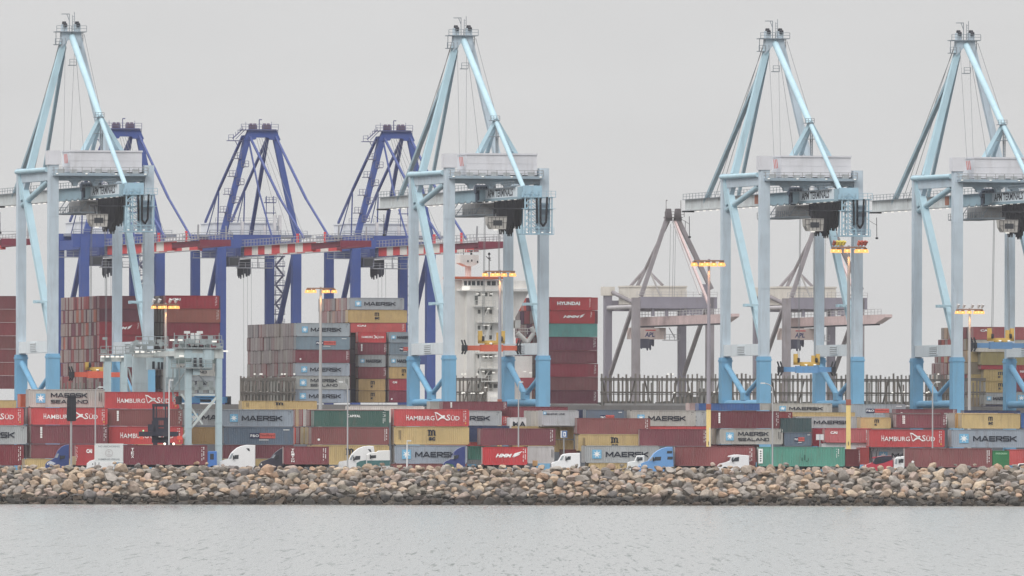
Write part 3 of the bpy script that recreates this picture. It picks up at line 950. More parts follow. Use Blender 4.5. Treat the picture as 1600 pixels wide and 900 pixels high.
    b = MB(); b.box(c.x + 1.0, c.x + 9.5, 0, 3, zp - .2, zp); b.rail([(c.x + 1.0, 0, zp), (c.x + 9.5, 0, zp)], 1.2, 1.6, .05)
    b.beam((c.x + 1.0, 1, zp), (c.x + 1.0, 1, zb), .2); b.beam((c.x + 6, 1, zp), (c.x + 6, 1, zb), .2)
    z2 = L(320, 402, 8).z
    b.box(L(300, 402, 12).x, L(430, 402, 12).x, 11, 12, z2 - .2, z2); b.rail([(L(300, 402, 12).x, 11, z2), (L(430, 402, 12).x, 11, z2)], 1.2, 2, .05)
    b.build('service_walkway', paint((150, 154, 164), .3), root)
    b = MB(); rg_ = random.Random(3)
    for i in range(14):
        v = 26 + i * 1.0; dep = 4.6 + rg_.uniform(-.8, .5)
        b.path([(3.9, v - .3, zb - .4), (3.9, v - .25, zb - dep + .5), (3.9, v, zb - dep), (3.9, v + .25, zb - dep + .5), (3.9, v + .3, zb - .4)], .16, 4)
    b.build('festoon_cables', plain((66, 70, 84), .8, 'cable'), root)
    # A-frame
    a0, a1 = L(383, 208, 0), L(433, 208, 0)
    zt2, zb2 = L(408, 202, 0).z, L(408, 215, 0).z
    b = MB(); b.prism([(a0.x + .6, zt2), (a1.x - .6, zt2), (a1.x + .5, zb2 - .6), (a1.x - 2.2, zb2 - .5), (a1.x - 2.5, zb2), (a0.x + 2.5, zb2), (a0.x + 2.2, zb2 - .5), (a0.x - .5, zb2 - .6)], 'y', -.9, .9)
    hd = b.build('apex_head', BLU, root)
    b = MB()
    for px in (391, 397, 412, 418):
        c = L(px, 198, 0); b.box(c.x - .5, c.x + .5, -.5, .5, zt2 + .003, c.z + .4); b.tube((c.x - .3, 0, c.z + .3), (c.x + .3, 0, c.z + .3), .55, 10)
    b.build('sheave', paint((90, 74, 96), .3), hd)
    b = MB(); p0, p1 = L(375, 203, -1), L(433, 203, -1)
    b.box(p0.x, p1.x, -1.6, 1.6, zt2 - .3, zt2 - .12); b.rail([(p0.x, -1.6, zt2 - .12), (p1.x, -1.6, zt2 - .12)], 1.3, 1.6, .055)
    q0 = L(356, 219, -1); q1 = L(378, 219, -1); b.box(q0.x, q1.x, -1.2, 1.2, q0.z - .18, q0.z)
    b.beam(q0 + vec(1.0, 0, .4), p0 + vec(.6, 0, .3), .22); b.beam(q0 + vec(1.8, 0, .3), p0 + vec(1.3, 0, .3), .16)
    for k in range(5): b.beam((q0 + vec(1.2, 0, .4)).lerp(p0 + vec(1, 0, .3), k / 5), (q0 + vec(1.2, 0, 1.5)).lerp(p0 + vec(1, 0, 1.5), k / 5), .1)
    b.rail([(q0.x, -1.2, q0.z), (q0.x + 1.2, -1.2, q0.z)], 1.3, .6, .055); b.beam(q0 + vec(1.6, 0, 0), L(371, 229, -1), .18)
    b.beam(L(404, 203, 0), L(404, 187, 0), .2); b.beam(L(404, 187, 0), L(408, 187, 0), .25); b.beam(L(383, 203, 0), L(383, 190, 0), .09); b.beam(L(423, 203, 0), L(423, 190, 0), .09)
    b.beam(L(433, 203, 0), L(433, 219, 0), .14)
    b.build('apex_platform', paint((96, 100, 136), .3), root)
    for pa, pb in ((387, 346), (428.5, 463)):
        b = MB(); b.beam(L(pa, 211, 0), L(pb, 372, 0), 1.35, 1.35); b.build('mast', BLU, root)
    for pa, pb in ((382, 351), (417, 391)):
        b = MB(); b.beam(L(pa, 213, 0), L(pb, 368, 21), .8, .85); b.build('rear_mast', BLU2, root)
    # small landings up the mast
    b = MB()
    for k in range(4):
        for sgn, dx in ((-1, -9), (1, 6)):
            y = 247 + k * 28 + (0 if sgn < 0 else 13); px = 387 - (y - 211) * .255 + dx
            c = L(px, y, 0); b.box(c.x - .9, c.x + .9, -1, 1, c.z - .18, c.z); b.rail([(c.x - .9, -1, c.z), (c.x + .9, -1, c.z)], 1.3, .8, .06)
            b.beam((c.x, -1, c.z - .1), L(px - dx * .7, y + 4, 0), .14)
    b.build('mast_landing', paint((110, 112, 140), .3), root)
    for dx in (0, 40.5):
        b = MB(); j = L(341 + dx, 296, 22)
        b.beam(L(378 + dx * .98, 213, 0.5), j, .55); b.beam(j, L(320 + dx, 347, 40), .5); b.beam(j, L(339 + dx, 372, 22), .28); b.beam(j, L(322 + dx * 1.1, 367, 33), .2)
        b.build('backstay', BLU2, root)
        b = MB(); j = L(437 + dx, 311, -31)
        b.beam(L(389 + dx, 213, -.5), j, .48); b.beam(j, L(474 + dx, 372, -58), .42); b.build('forestay', BLU2, root)
    b = MB(); b.beam(L(388, 221, -.5), L(404, 300, -12), .36); b.beam(L(404, 300, -12), L(426, 376, -24), .32); b.build('inner_forestay', BLU2, root)
    b = MB()
    for k in range(4): b.beam(L(400 + k * 4, 216, -.5), L(440 + k * 12, 372, -30 - k * 9), .07)
    for px in (380, 386, 392): b.beam(L(px, 418, 2), L(px + 1, 640, 2), .06)
    b.build('wire_rope', ROPE, root)
    b = MB(); c = L(421, 316, 5); zz = L(421, 366, 5).z
    for q in (-.9, .9): b.beam((c.x + q, 5, zz), (c.x + q, 5, c.z + 1.5), .16)
    b.box(c.x - 1.3, c.x + 1.3, 4, 6, c.z - .2, c.z); b.rail([(c.x - 1.3, 4, c.z), (c.x + 1.3, 4, c.z)], 1.2, .8, .05); b.box(c.x - 1.3, c.x + 1.3, 4, 6, c.z - 2.7, c.z - 2.5)
    b.build('stair_tower', BLU2, root)
    # zigzag stair beside the right waterside leg
    b = MB(); u = L(436, 430, 20).x; zb3 = L(436, 520, 20).z; zt3 = L(436, 400, 20).z; nst = 8
    for q in (-.9, .9): b.beam((u + q, 20, zb3 - 12), (u + q, 20, zt3), .13)
    for k in range(nst):
        a = zb3 + (zt3 - zb3) * k / nst; c = zb3 + (zt3 - zb3) * (k + 1) / nst; sgn = 1 if k % 2 else -1
        b.beam((u - sgn, 20, a), (u + sgn, 20, c), .5, .4); b.box(u - 1.2, u + 1.2, 19.2, 20.8, c - .3, c); b.rail([(u - 1.2, 19.4, c), (u + 1.2, 19.4, c)], 1.0, 1.1, .05)
    b.build('stair', paint((110, 112, 140), .3), root)
    return root
blue0 = make_blue()
GB = 'dark blue cranes on the far quay'
tag(blue0, 'dark blue crane with striped red and white boom, the middle one, over open sky', 'crane', GB)
def place_far(o, proto_frame, px, lab):
    c = copy_tree(o); xp = (px - 800) / F
    base = proto_frame.D0 - proto_frame.X0 * math.tan(TH)
    X = xp * base / (1 - xp * math.tan(TH)); c.location = (X, base + X * math.tan(TH), GROUND); c['label'] = lab
    return c
place_far(blue0, fb, 189.5, 'dark blue crane mostly hidden behind the far left light blue crane')
place_far(blue0, fb, 613, 'dark blue crane half hidden behind the light blue crane by the deckhouse')
place_far(blue0, fb, -112, 'dark blue crane outside the left edge, only its dark red boom tip showing')

# ================================================================== grey cranes on the far quay
GR = paint((132, 128, 140), 0.3)
GR2 = paint((138, 132, 136), 0.45)
PINK = paint((196, 172, 170), 0.35)
CREAM = paint((206, 200, 190), 0.25)
fg = Frame(1050.5, 3440.0, GROUND)
def make_grey():
    L = fg.loc
    root = empty('gantry_crane', fg.world((0, 0, 0)), TH)
    VF = 28.0
    lg = {}
    for side, pn, pf in ((-1, 993, 949), (1, 1108.5, 1065)):
        for v, px, wu, yt in ((0.0, pn, 1.75, 465), (VF, pf, 1.75, 462)):
            u = L(px, 550, v).x; zt = L(px, yt, v).z; lg[(side, v)] = (u, zt)
            b = MB(); b.box(u - wu / 2, u + wu / 2, v - 1.0, v + 1.0, 1.4, zt)
            o = b.build('leg', GR if v else GR2, root)
            b = MB(); b.box(u - 3.5, u + 3.5, v - .7, v + .7, .6, 1.396)
            for q in (-2.6, -.9, .9, 2.6): b.tube((u + q, v - .35, .45), (u + q, v + .35, .45), .44, 10)
            b.build('rail_wheels', M_DARK, o)
    for side in (-1, 1):
        un, zn = lg[(side, 0.0)]; uf, zf = lg[(side, VF)]
        b = MB(); b.beam((un, 1, L(985, 470, 0).z), (un, VF - 3, L(963, 585, VF).z), .85); b.build('diagonal_brace', GR2, root)
        b = MB(); z = L(985, 480, 10).z; b.tube((un, 1, z), (un, VF - 1, z), .55); b.build('upper_side_beam', paint((176, 172, 174), .3), root)
    z0, z1 = L(1050, 482, 0).z, L(1050, 464, 0).z
    b = MB(); b.box(lg[(-1, 0.0)][0] + .9, lg[(1, 0.0)][0] + 1.6, -1.0, 1.0, z0, z1); b.build('cross_beam', GR, root)
    b = MB(); b.box(lg[(-1, VF)][0] - .9, lg[(1, VF)][0] + .9, VF - .9, VF + .9, z0 - .4, z1 - .6); b.build('cross_beam', GR, root)
    uf, zf = lg[(-1, VF)]
    b = MB(); b.box(uf - 1.5, uf + 1.5, VF - 1.2, VF + 1.2, zf + .003, zf + 2.2); b.build('leg_head', CREAM, root)
    zb, zt = L(1050, 508, 0).z, L(1050, 494, 0).z
    b = MB(); b.box(-.9, .9, -42, 34, zb, zt); b.prism([(-42.05, zb), (-42.05, zt), (-60, zt), (-60, zt - .7), (-51, zb)], 'x', -.9, .9)
    gd = b.build('boom', PINK, root)
    b = MB(); b.box(-1.2, 1.2, -48, 34, zb - .3, zb - .003); b.build('trolley_rail', M_DARK, gd)
    b = MB(); b.rail([(-1.3, 34, zt), (-1.3, -58, zt)], 1.3, 3, .06); b.rail([(lg[(-1, 0.0)][0], -1.1, z1), (lg[(1, 0.0)][0] + 1.6, -1.1, z1)], 1.2, 2, .05)
    b.build('railing', paint((170, 168, 170), .2), root)
    b = MB()
    for q in (-5, -1.5, 2.5, 5): b.beam((q, 0, z0), (q, 0, zt), .7)
    b.box(3.6, 7.5, -.6, .6, zt + .4, z0)
    b.build('girder_hanger', GR, root)
    # machine house far side
    h0, h1 = L(982, 455, 16), L(1072, 455, 16)
    zh0 = L(1050, 466, 16).z; zh1 = L(1050, 446.5, 16).z
    b = MB(); b.box(h0.x, h1.x, 16, 26, zh0 - 1.5, zh1 - .4); b.box(h0.x - .2, h1.x + .2, 15.8, 26.2, zh1 - .396, zh1); b.box(h1.x - 1.2, h1.x, 15.6, 15.95, zh0, zh0 + 2); b.build('machine_house', CREAM, root)
    b = MB(); b.tube((h0.x + .5, 12, zh0 - 1.3), (uf + 1, 27, zh0 + 1.5), .5); b.build('access_stair', GR2, root)
    # sign box, trolley, festoon
    c0, c1 = L(984, 520, 10), L(1040, 520, 10); zs0, zs1 = L(1010, 530, 10).z, L(1010, 512, 10).z
    b = MB(); b.box(c0.x, c1.x, 10, 13, zs0, zs1); sb = b.build('sign_box', paint((204, 186, 180), .35), root)
    t = add_mesh('lettering', text_mesh('APL', 2.5, 1.15, plain((50, 56, 110), .7, 'navy_print'), .03, .15), sb, (L(1007, 520, 10).x, 9.97, zs0 + .55))
    b = MB(); b.box(L(1008, 520, 10).x, L(1024, 520, 10).x, 9.95, 9.99, zs1 - .75, zs1 - .5); b.build('red_bar', REDP, sb)
    b = MB(); c = L(1006, 537, 4); b.box(c.x - 1.1, c.x + 1.1, 3, 6, c.z - 1.1, c.z + 1.2); b.build('cab', paint((82, 84, 104), .3), root)
    b = MB(); rg_ = random.Random(9)
    for i in range(20):
        v = 15 + i * .95; dep = 5.0 + rg_.uniform(-1, 1.2)
        b.path([(-1.0, v - .3, zb - .3), (-1, v - .25, zb - dep + .5), (-1, v, zb - dep), (-1, v + .25, zb - dep + .5), (-1, v + .3, zb - .3)], .2, 4)
    b.build('festoon_cables', plain((62, 64, 84), .8, 'cable'), root)
    b = MB(); z3 = L(1050, 531, 6).z; b.box(L(1036, 531, 6).x, L(1060, 531, 6).x, 5, 7, z3 - .2, z3); b.rail([(L(1036, 531, 6).x, 5, z3), (L(1060, 531, 6).x, 5, z3)], 1.3, 1.2, .06); b.beam(L(1058, 512, 6), L(1058, 531, 6), .2); b.beam(L(1045, 512, 6), L(1054, 528, 6), .2)
    b.build('service_walkway', paint((170, 168, 172), .3), root)
    # A-frame
    nd = L(1008, 420, VF - 3)
    b = MB(); b.beam(L(1041, 342, 0), L(1001, 463, 0), .95); b.build('mast', GR2, root)
    b = MB(); b.beam(L(1058, 342, 0), L(1111, 452, 0), 1.05); b.build('mast', GR2, root)
    b = MB(); b.beam(L(1044, 345, 0), nd, .6); b.build('backstay', GR2, root)
    for px, y in ((984, 445), (995, 445)):
        b = MB(); b.beam(nd, L(px, y + 3, VF - 4), .62); b.build('strut_leg', GR2, root)
    b = MB(); b.beam(L(1015, 426, VF - 4), L(1035, 446, VF - 6), .6); b.build('strut_leg', GR2, root)
    b = MB(); b.beam(L(1016, 426, 15), L(1031, 462, 15), .35); b.build('ladder', paint((180, 176, 174), .3), root)
    b = MB(); b.beam(L(1054, 346, -.5), L(1108, 478, -28), .55); b.build('forestay', PINK, root)
    b = MB(); b.beam(L(1051, 346, -.5), L(1093, 460, -24), .35); b.build('inner_forestay', paint((176, 172, 172), .2), root)
    b = MB(); z = L(1049, 340, 0)
    for px in (1043.5, 1058):
        c = L(px, 328, 0); b.prism([(c.x - .9, z.z - .8), (c.x + .9, z.z - .8), (c.x + .5, c.z + .3), (c.x - .5, c.z + .3)], 'y', -.8, .8)
    b.box(L(1038, 338, 0).x, L(1064, 338, 0).x, -1.4, 1.4, z.z - .1, z.z + .1); b.rail([(L(1036, 338, 0).x, -1.4, z.z + .1), (L(1066, 338, 0).x, -1.4, z.z + .1)], 1.3, 1, .06)
    b.beam(L(1040, 337, 0), L(1040, 313, 0), .12); b.beam(L(1063, 337, 0), L(1063, 313, 0), .12); b.beam(L(1040, 313, 0), L(1042, 313, 0), .2); b.beam(L(1070, 345, 0), L(1070, 372, 0), .12)
    b.build('apex_head', paint((98, 92, 96), .5), root)
    b = MB(); b.box(L(1098, 446, 0).x, L(1106, 446, 0).x, -1, 1, L(1100, 464, 0).z, L(1100, 444, 0).z); b.build('winch_tower', GR, root)
    b = MB()
    for px in (1047, 1052, 1055): b.beam(L(px, 350, 0), L(px - 2, 466, 4), .07)
    b.build('wire_rope', ROPE, root)
    return root
grey0 = make_grey()
tag(grey0, 'old grey crane with pale pink boom, standing clear of the light blue cranes', 'crane', 'old grey cranes on the far quay')
place_far(grey0, fg, 1285.5, 'old grey crane with pale pink boom behind the legs of a light blue crane')

# ================================================================== the container ship along the near quay
fs = Frame(800.0, 2895.0, 0.0)
S_ = fs.loc
DECKZ = S_(800, 633, 42).z
SHW = paint((238, 234, 228), 0.2)
def make_ship():
    root = empty('container_ship', fs.world((0, 60, 0)), TH, 'grey-hulled container ship with a tall white deckhouse and an orange band, along the quay', 'ship')
    L = lambda px, py, v: S_(px, py, v) - vec(0, 60, 0)
    hull_u0, hull_u1 = L(-420, 600, 42).x, L(1980, 600, 42).x
    b = MB()
    prof = [(hull_u0, -14), (hull_u0 + 3, -21), (hull_u1 - 45, -21), (hull_u1 - 15, -10), (hull_u1, 0), (hull_u1 - 15, 10), (hull_u1 - 45, 21), (hull_u0 + 3, 21), (hull_u0, 14)]
    b.prism(prof, 'z', -6, DECKZ - 1.2)
    b.build('hull', paint((112, 116, 124), .3), root)
    b = MB(); b.prism([(a * .999, c * .995) for a, c in prof], 'z', DECKZ - 1.196, DECKZ)
    b.build('deck', paint((128, 124, 122), .4), root)
    # deck posts (lashing frames of the empty bays)
    PM = MB(); PM.box(-.12, .12, -.2, .2, 0, 1); pm = PM.mesh('post', paint((130, 122, 114), .5))
    PM = MB(); PM.box(-.14, .14, -.25, .25, 0, 1); pm2 = PM.mesh('post', paint((144, 142, 136), .5))
    rg_ = random.Random(21)
    def row(p0, p1, step, v, y0, jit, mesh=None):
        px = p0
        while px < p1:
            yt = y0 + rg_.uniform(-jit, jit)
            a = L(px, 634, v); t = L(px, yt, v)
            o = add_mesh('post', mesh or rg_.choice((pm, pm, pm2)), root, (a.x, a.y, a.z)); o.scale = (rg_.uniform(.8, 1.5), 1, t.z - a.z)
            px += step * rg_.uniform(.85, 1.15)
    row(940, 1482, 6.7, 42.5, 586, 3.0)
    row(943, 1482, 13, 60, 596, 5)
    row(376, 462, 5.2, 41.0, 590, 3); row(378, 460, 6.3, 43.5, 588, 4)
    row(712, 762, 6.2, 42.5, 590, 4); row(714, 756, 6.8, 50, 592, 3)
    row(94, 156, 6.2, 41.0, 596, 3)
    row(1484, 1540, 6.0, 41.0, 594, 4); row(1440, 1486, 7, 50, 592, 3)
    b = MB()
    for p0, p1, v in ((938, 1484, 42.3), (943, 1480, 60.3), (376, 462, 40.8), (712, 764, 42.3), (1484, 1540, 40.8)):
        for y, h in ((592, .5), (594.5, .2), (613, .45), (616, .18)):
            a = L(p0, y, v); c = L(p1, y, v)
            b.beam(a, (c.x, a.y, a.z), .35, h * .8)
    b.build('post_rail', paint((110, 104, 98), .5), root)
    b = MB()
    for k in range(16):
        px = 950 + k * 33; a = L(px, 632, 43); b.beam(a, L(px + (9 if k % 2 else -9), 594, 43), .28)
    for px in (382, 412, 440, 724, 746): b.beam(L(px, 632, 41.2), L(px + 10, 596, 41.2), .25)
    b.build('post_brace', paint((112, 106, 100), .5), root)
    b = MB()
    for k in range(70):
        px = 942 + k * 8 + rg_.uniform(-3, 3); a = L(px, 633, 50); w_ = rg_.uniform(.4, 1.1); h_ = rg_.uniform(.3, .9) * (4.0 if 1060 < px < 1130 else 1)
        b.box(a.x - w_, a.x + w_, a.y, a.y + 1.5, a.z, a.z + h_)
    for k in range(26):
        px = 380 + k * 3.2; a = L(px, 633, 46); b.box(a.x - .2, a.x + .2, a.y, a.y + 1, a.z, a.z + rg_.uniform(3, 5.4))
    b.build('deck_gear', paint((116, 116, 112), .5), root)
    b = MB()   # hatch coaming seen above the yard boxes
    a = L(944, 640, 41); c = L(1080, 630.5, 41); b.box(a.x, c.x, a.y - .3, a.y, a.z, c.z)
    a = L(860, 640, 41); c = L(936, 631, 41); b.box(a.x, c.x, a.y - .3, a.y, a.z, c.z)
    for k in range(6): b.box(a.x + k * 1.9 + .5, a.x + k * 1.9 + .9, a.y - .5, a.y - .3, a.z, c.z)
    b.build('hatch_coaming', paint((150, 148, 146), .45), root)
    for k in range(40):
        px = rg_.choice([rg_.uniform(945, 1480), rg_.uniform(378, 460), rg_.uniform(715, 760)])
        a = L(px, rg_.choice([584, 613, 612, 614]), 40.9); o = add_mesh('deck_lamp', LAMPM, root, (a.x, a.y, a.z)); o.scale = (.45, .5, 1.2)
    # ---- deckhouse
    v0 = 44.0
    def X(px, v=v0): return L(px, 500, v).x
    def Z(y, v=v0): return L(760, y, v).z
    V = v0 - 60
    b = MB(); b.box(X(729), X(802), V, V + 12, DECKZ + .003, Z(455)); b.box(X(712), X(729.2), V + 1.5, V + 11, DECKZ + .003, Z(437))
    dh = b.build('deckhouse', SHW, root)
    b = MB(); b.box(X(716), X(836), V - .6, V + 10, Z(455) + .003, Z(451.5)); b.box(X(722), X(800), V, V + 9, Z(451.5) + .003, Z(437))
    b.prism([(X(800), Z(451.5)), (X(832), Z(449)), (X(832), Z(440)), (X(800), Z(437))], 'y', V + .5, V + 6)
    b.prism([(X(800), Z(455)), (X(828), Z(455)), (X(803), Z(502)), (X(800), Z(502))], 'y', V + 1, V + 1.8)
    b.build('bridge', SHW, dh)
    WM = MB(); WM.box(0, 1, 0, .05, 0, 1); wm = WM.mesh('window', M_GLASS)
    for p0, p1 in ((724.5, 729), (731, 735), (736.5, 742), (744.5, 749), (750.5, 755), (760.5, 766), (767.5, 774), (777, 781)):
        o = add_mesh('window', wm, dh, (X(p0), V - .06, Z(446))); o.scale = (X(p1) - X(p0), 1, Z(439) - Z(446))
    b = MB(); b.box(X(708), X(786), V - .9, V + 9.4, Z(435.8), Z(432.4)); b.build('orange_band', paint((226, 110, 74), .2), dh)
    b = MB(); rl = []
    for y, p0, p1 in ((478, 738, 770), (503, 744, 780), (551, 742, 774), (575, 746, 776), (595, 748, 782)):
        b.box(X(p0), X(p1), V - 2.2, V - .003, Z(y) - .25, Z(y)); b.rail([(X(p0), V - 2.2, Z(y)), (X(p1), V - 2.2, Z(y))], 1.1, 1.2, .05)
    b.beam((X(755.5), V - .3, Z(456)), (X(755.5), V - .3, Z(478)), .28); b.beam((X(769), V - .3, Z(456)), (X(769), V - .3, DECKZ), .22)
    b.beam((X(747), V - 1.5, Z(551)), (X(747), V - 1.5, DECKZ), .3); b.beam((X(740), V - .4, Z(456)), (X(740), V - .4, DECKZ), .12)
    for y0, y1, p0 in ((478, 503, 750), (503, 548, 752), (575, 595, 752)):
        b.beam((X(p0), V - 1.2, Z(y1)), (X(p0 + 12), V - 1.2, Z(y0)), .5, .2)
    b.build('platform', paint((222, 220, 214), .3), dh)
    b = MB()
    for y in (463, 490, 515, 530, 560, 585, 606):
        for px in (746, 757, 764, 778, 790): b.box(X(px), X(px) + .55, V - .04, V - .003, Z(y), Z(y) + .8)
    b.box(X(771), X(777), V - .06, V - .003, Z(606), Z(600)); b.box(X(740), X(746), V - .05, V - .003, Z(476), Z(462)); b.box(X(758), X(766), V - .05, V - .003, Z(601), Z(582))
    b.build('door_and_porthole', plain((104, 106, 104), .6, 'grey_opening'), dh)
    for px, y in ((743, 459), (752, 460), (764, 459), (760, 482), (776, 482), (753, 508), (759, 508), (753, 557), (758, 557), (764, 557), (722, 449), (728, 449), (752, 580), (768, 582), (756, 605), (817, 580), (826, 582), (772, 556)):
        o = add_mesh('deck_lamp', LAMPM, dh, (X(px), V - 1.6, Z(y))); o.scale = (.75, .5, .9)
    for px in (722.5, 728):
        o = add_mesh('deck_lamp', LAMPM, dh, (X(px), V - 1.2, Z(449))); o.scale = (1.1, .5, 4)
    # radar mast with its round platform
    b = MB(); b.prism([(X(722.5), Z(398)), (X(751), Z(398)), (X(751), Z(411)), (X(742), Z(416)), (X(733), Z(416)), (X(722.5), Z(411))], 'y', V + 2, V + 6)
    b.box(X(735), X(741), V + 3, V + 5, Z(432), Z(416) - .003)
    b.rail([(X(721), V + 2, Z(398)), (X(753), V + 2, Z(398))], 1.0, 1.2, .05)
    b.build('radar_platform', SHW, dh)
    b = MB(); b.beam((X(741), V + 3, Z(398)), (X(741), V + 3, Z(390)), .35); b.beam((X(737), V + 3, Z(391)), (X(746), V + 3, Z(391)), .25); b.beam((X(729), V + 3, Z(398)), (X(729), V + 3, Z(388)), .12)
    b.beam((X(769), V + 3, Z(432)), (X(769), V + 3, Z(394)), .16); b.box(X(767), X(771), V + 2.8, V + 3.2, Z(404), Z(402)); b.box(X(767.5), X(770.5), V + 2.8, V + 3.2, Z(398), Z(395)); b.beam((X(764), V + 3, Z(400)), (X(772), V + 3, Z(407)), .12)
    for px, y in ((733, 408), (739, 407), (748, 409)): b.box(X(px), X(px + 2), V + 1.9, V + 1.99, Z(y + 1.5), Z(y - 1.5))
    b.build('radar_antenna', M_DARK, dh)
    # lower aft block
    b = MB(); b.box(X(802.3), X(832), V + .5, V + 11, DECKZ + .003, Z(556)); b.box(X(757), X(772), V - 3, V - .01, DECKZ + .003, Z(612)); b.box(X(760), X(776), V - 3.6, V - 3.01, DECKZ + .003, Z(620))
    b.build('lower_house', SHW, dh)
    b = MB()   # funnel-side brackets and davit
    b.path([(X(806), V - 1, Z(520)), (X(822), V - 1, Z(535)), (X(832), V - 1, Z(520)), (X(828), V - 1, Z(511))], .5, 8)
    b.box(X(804), X(812), V - .5, V + 6, Z(500), Z(512)); b.rail([(X(800), V - .6, Z(522)), (X(834), V - .6, Z(522))], 1.2, 1.5, .05)
    b.build('davit', paint((200, 198, 194), .3), dh)
    b = MB(); pr = [(X(807), Z(600)), (X(810), Z(590)), (X(829), Z(590)), (X(831), Z(600)), (X(826), Z(606)), (X(812), Z(606))]
    b.prism(pr, 'y', V - 2.6, V - .4); b.build('lifeboat', paint((168, 70, 80), .2), dh)
    return root
ship = make_ship()

# ================================================================== shipping containers
def container_mesh(L_, H_):
    b = MB(); W_ = 2.44
    t = .06
    # side walls: trapezoid corrugation between the corner posts
    x0, x1 = .16, L_ - .16; z0, z1 = .17, H_ - .11
    nseg = max(8, int((x1 - x0) / .31)); p = (x1 - x0) / nseg
    for y, sg in ((0.05, -1), (W_ - .05, 1)):
        vs = []
        for i in range(nseg):
            a = x0 + i * p
            for dx, dy in ((0, 0), (.32, 0), (.5, 1), (.82, 1)):
                yy = y - sg * .045 * dy
                vs += [(a + dx * p, yy, z0), (a + dx * p, yy, z1)]
        vs += [(x1, y, z0), (x1, y, z1)]
        nq = len(vs) // 2
        b.raw(vs, [(2 * i, 2 * i + 2, 2 * i + 3, 2 * i + 1) for i in range(nq - 1)])
        ya, yb = (0, .12) if sg < 0 else (W_ - .12, W_)
        b.box(.162, L_ - .162, ya, yb, .0, .168); b.box(.162, L_ - .162, ya, yb, H_ - .108, H_)
    for x in (0, L_ - .16):
        for y in (0, W_ - .16):
            b.box(x, x + .16, y, y + .16, .12, H_ - .12)
    # roof, floor, right end
    b.box(.16, L_ - .16, .12, W_ - .12, H_ - .09, H_ - .03); b.box(.16, L_ - .16, .12, W_ - .12, .06, .16)
    b.box(L_ - .12, L_ - .06, .16, W_ - .16, .17, H_ - .11); b.box(.14, .18, .16, W_ - .16, .17, H_ - .11)
    for x in (0.001, L_ - .121):
        b.box(x, x + .12, .162, W_ - .162, .0, .16); b.box(x, x + .12, .162, W_ - .162, H_ - .1, H_)
    b.cur = 1
    for x in (-.006, L_ - .172):
        for y in (-.006, W_ - .172):
            for z in (-.001, H_ - .117): b.box(x, x + .178, y, y + .178, z, z + .118)
    return b.mesh('shipping_container', [M_CONT, M_CAST])
def door_mesh(H_, side):
    b = MB(); W_ = 2.44
    y0, y1 = (.17, W_ / 2 - .01) if side < 0 else (W_ / 2 + .01, W_ - .17)
    b.box(.03, .08, y0, y1, .17, H_ - .11)
    for k in range(4):
        z = .3 + k * (H_ - .6) / 4
        b.box(.012, .03, y0 + .08, y1 - .08, z, z + .35)
    b.cur = 1
    for q in (.28, .72):
        y = y0 + (y1 - y0) * q
        b.box(-.03, .012, y - .03, y + .03, .14, H_ - .08)
    return b.mesh('door', [M_CONT, paint((176, 172, 170), .3)])
CM = {'40': (12.19, 2.9), '20': (6.06, 2.7)}
CMESH = {k: container_mesh(*v) for k, v in CM.items()}
DMESH = {k: (door_mesh(v[1], -1), door_mesh(v[1], 1)) for k, v in CM.items()}

M_STAR = plain((112, 178, 214), .6, 'pale_blue_print')
M_NAVY = plain((40, 48, 84), .6, 'navy_print')
M_REDP = plain((206, 92, 84), .6, 'red_print')
M_DKRED = plain((96, 34, 40), .6, 'dark_red_print')
M_YELP = plain((220, 176, 70), .6, 'yellow_print')
def star_poly(cx, cz, r, k=7, inner=.36, rot=math.pi / 2):
    return [(cx + math.cos(rot + math.pi * i / k) * (r if i % 2 == 0 else r * inner), cz + math.sin(rot + math.pi * i / k) * (r if i % 2 == 0 else r * inner)) for i in range(2 * k)]
def rect(x0, x1, z0, z1): return [(x0, z0), (x1, z0), (x1, z1), (x0, z1)]

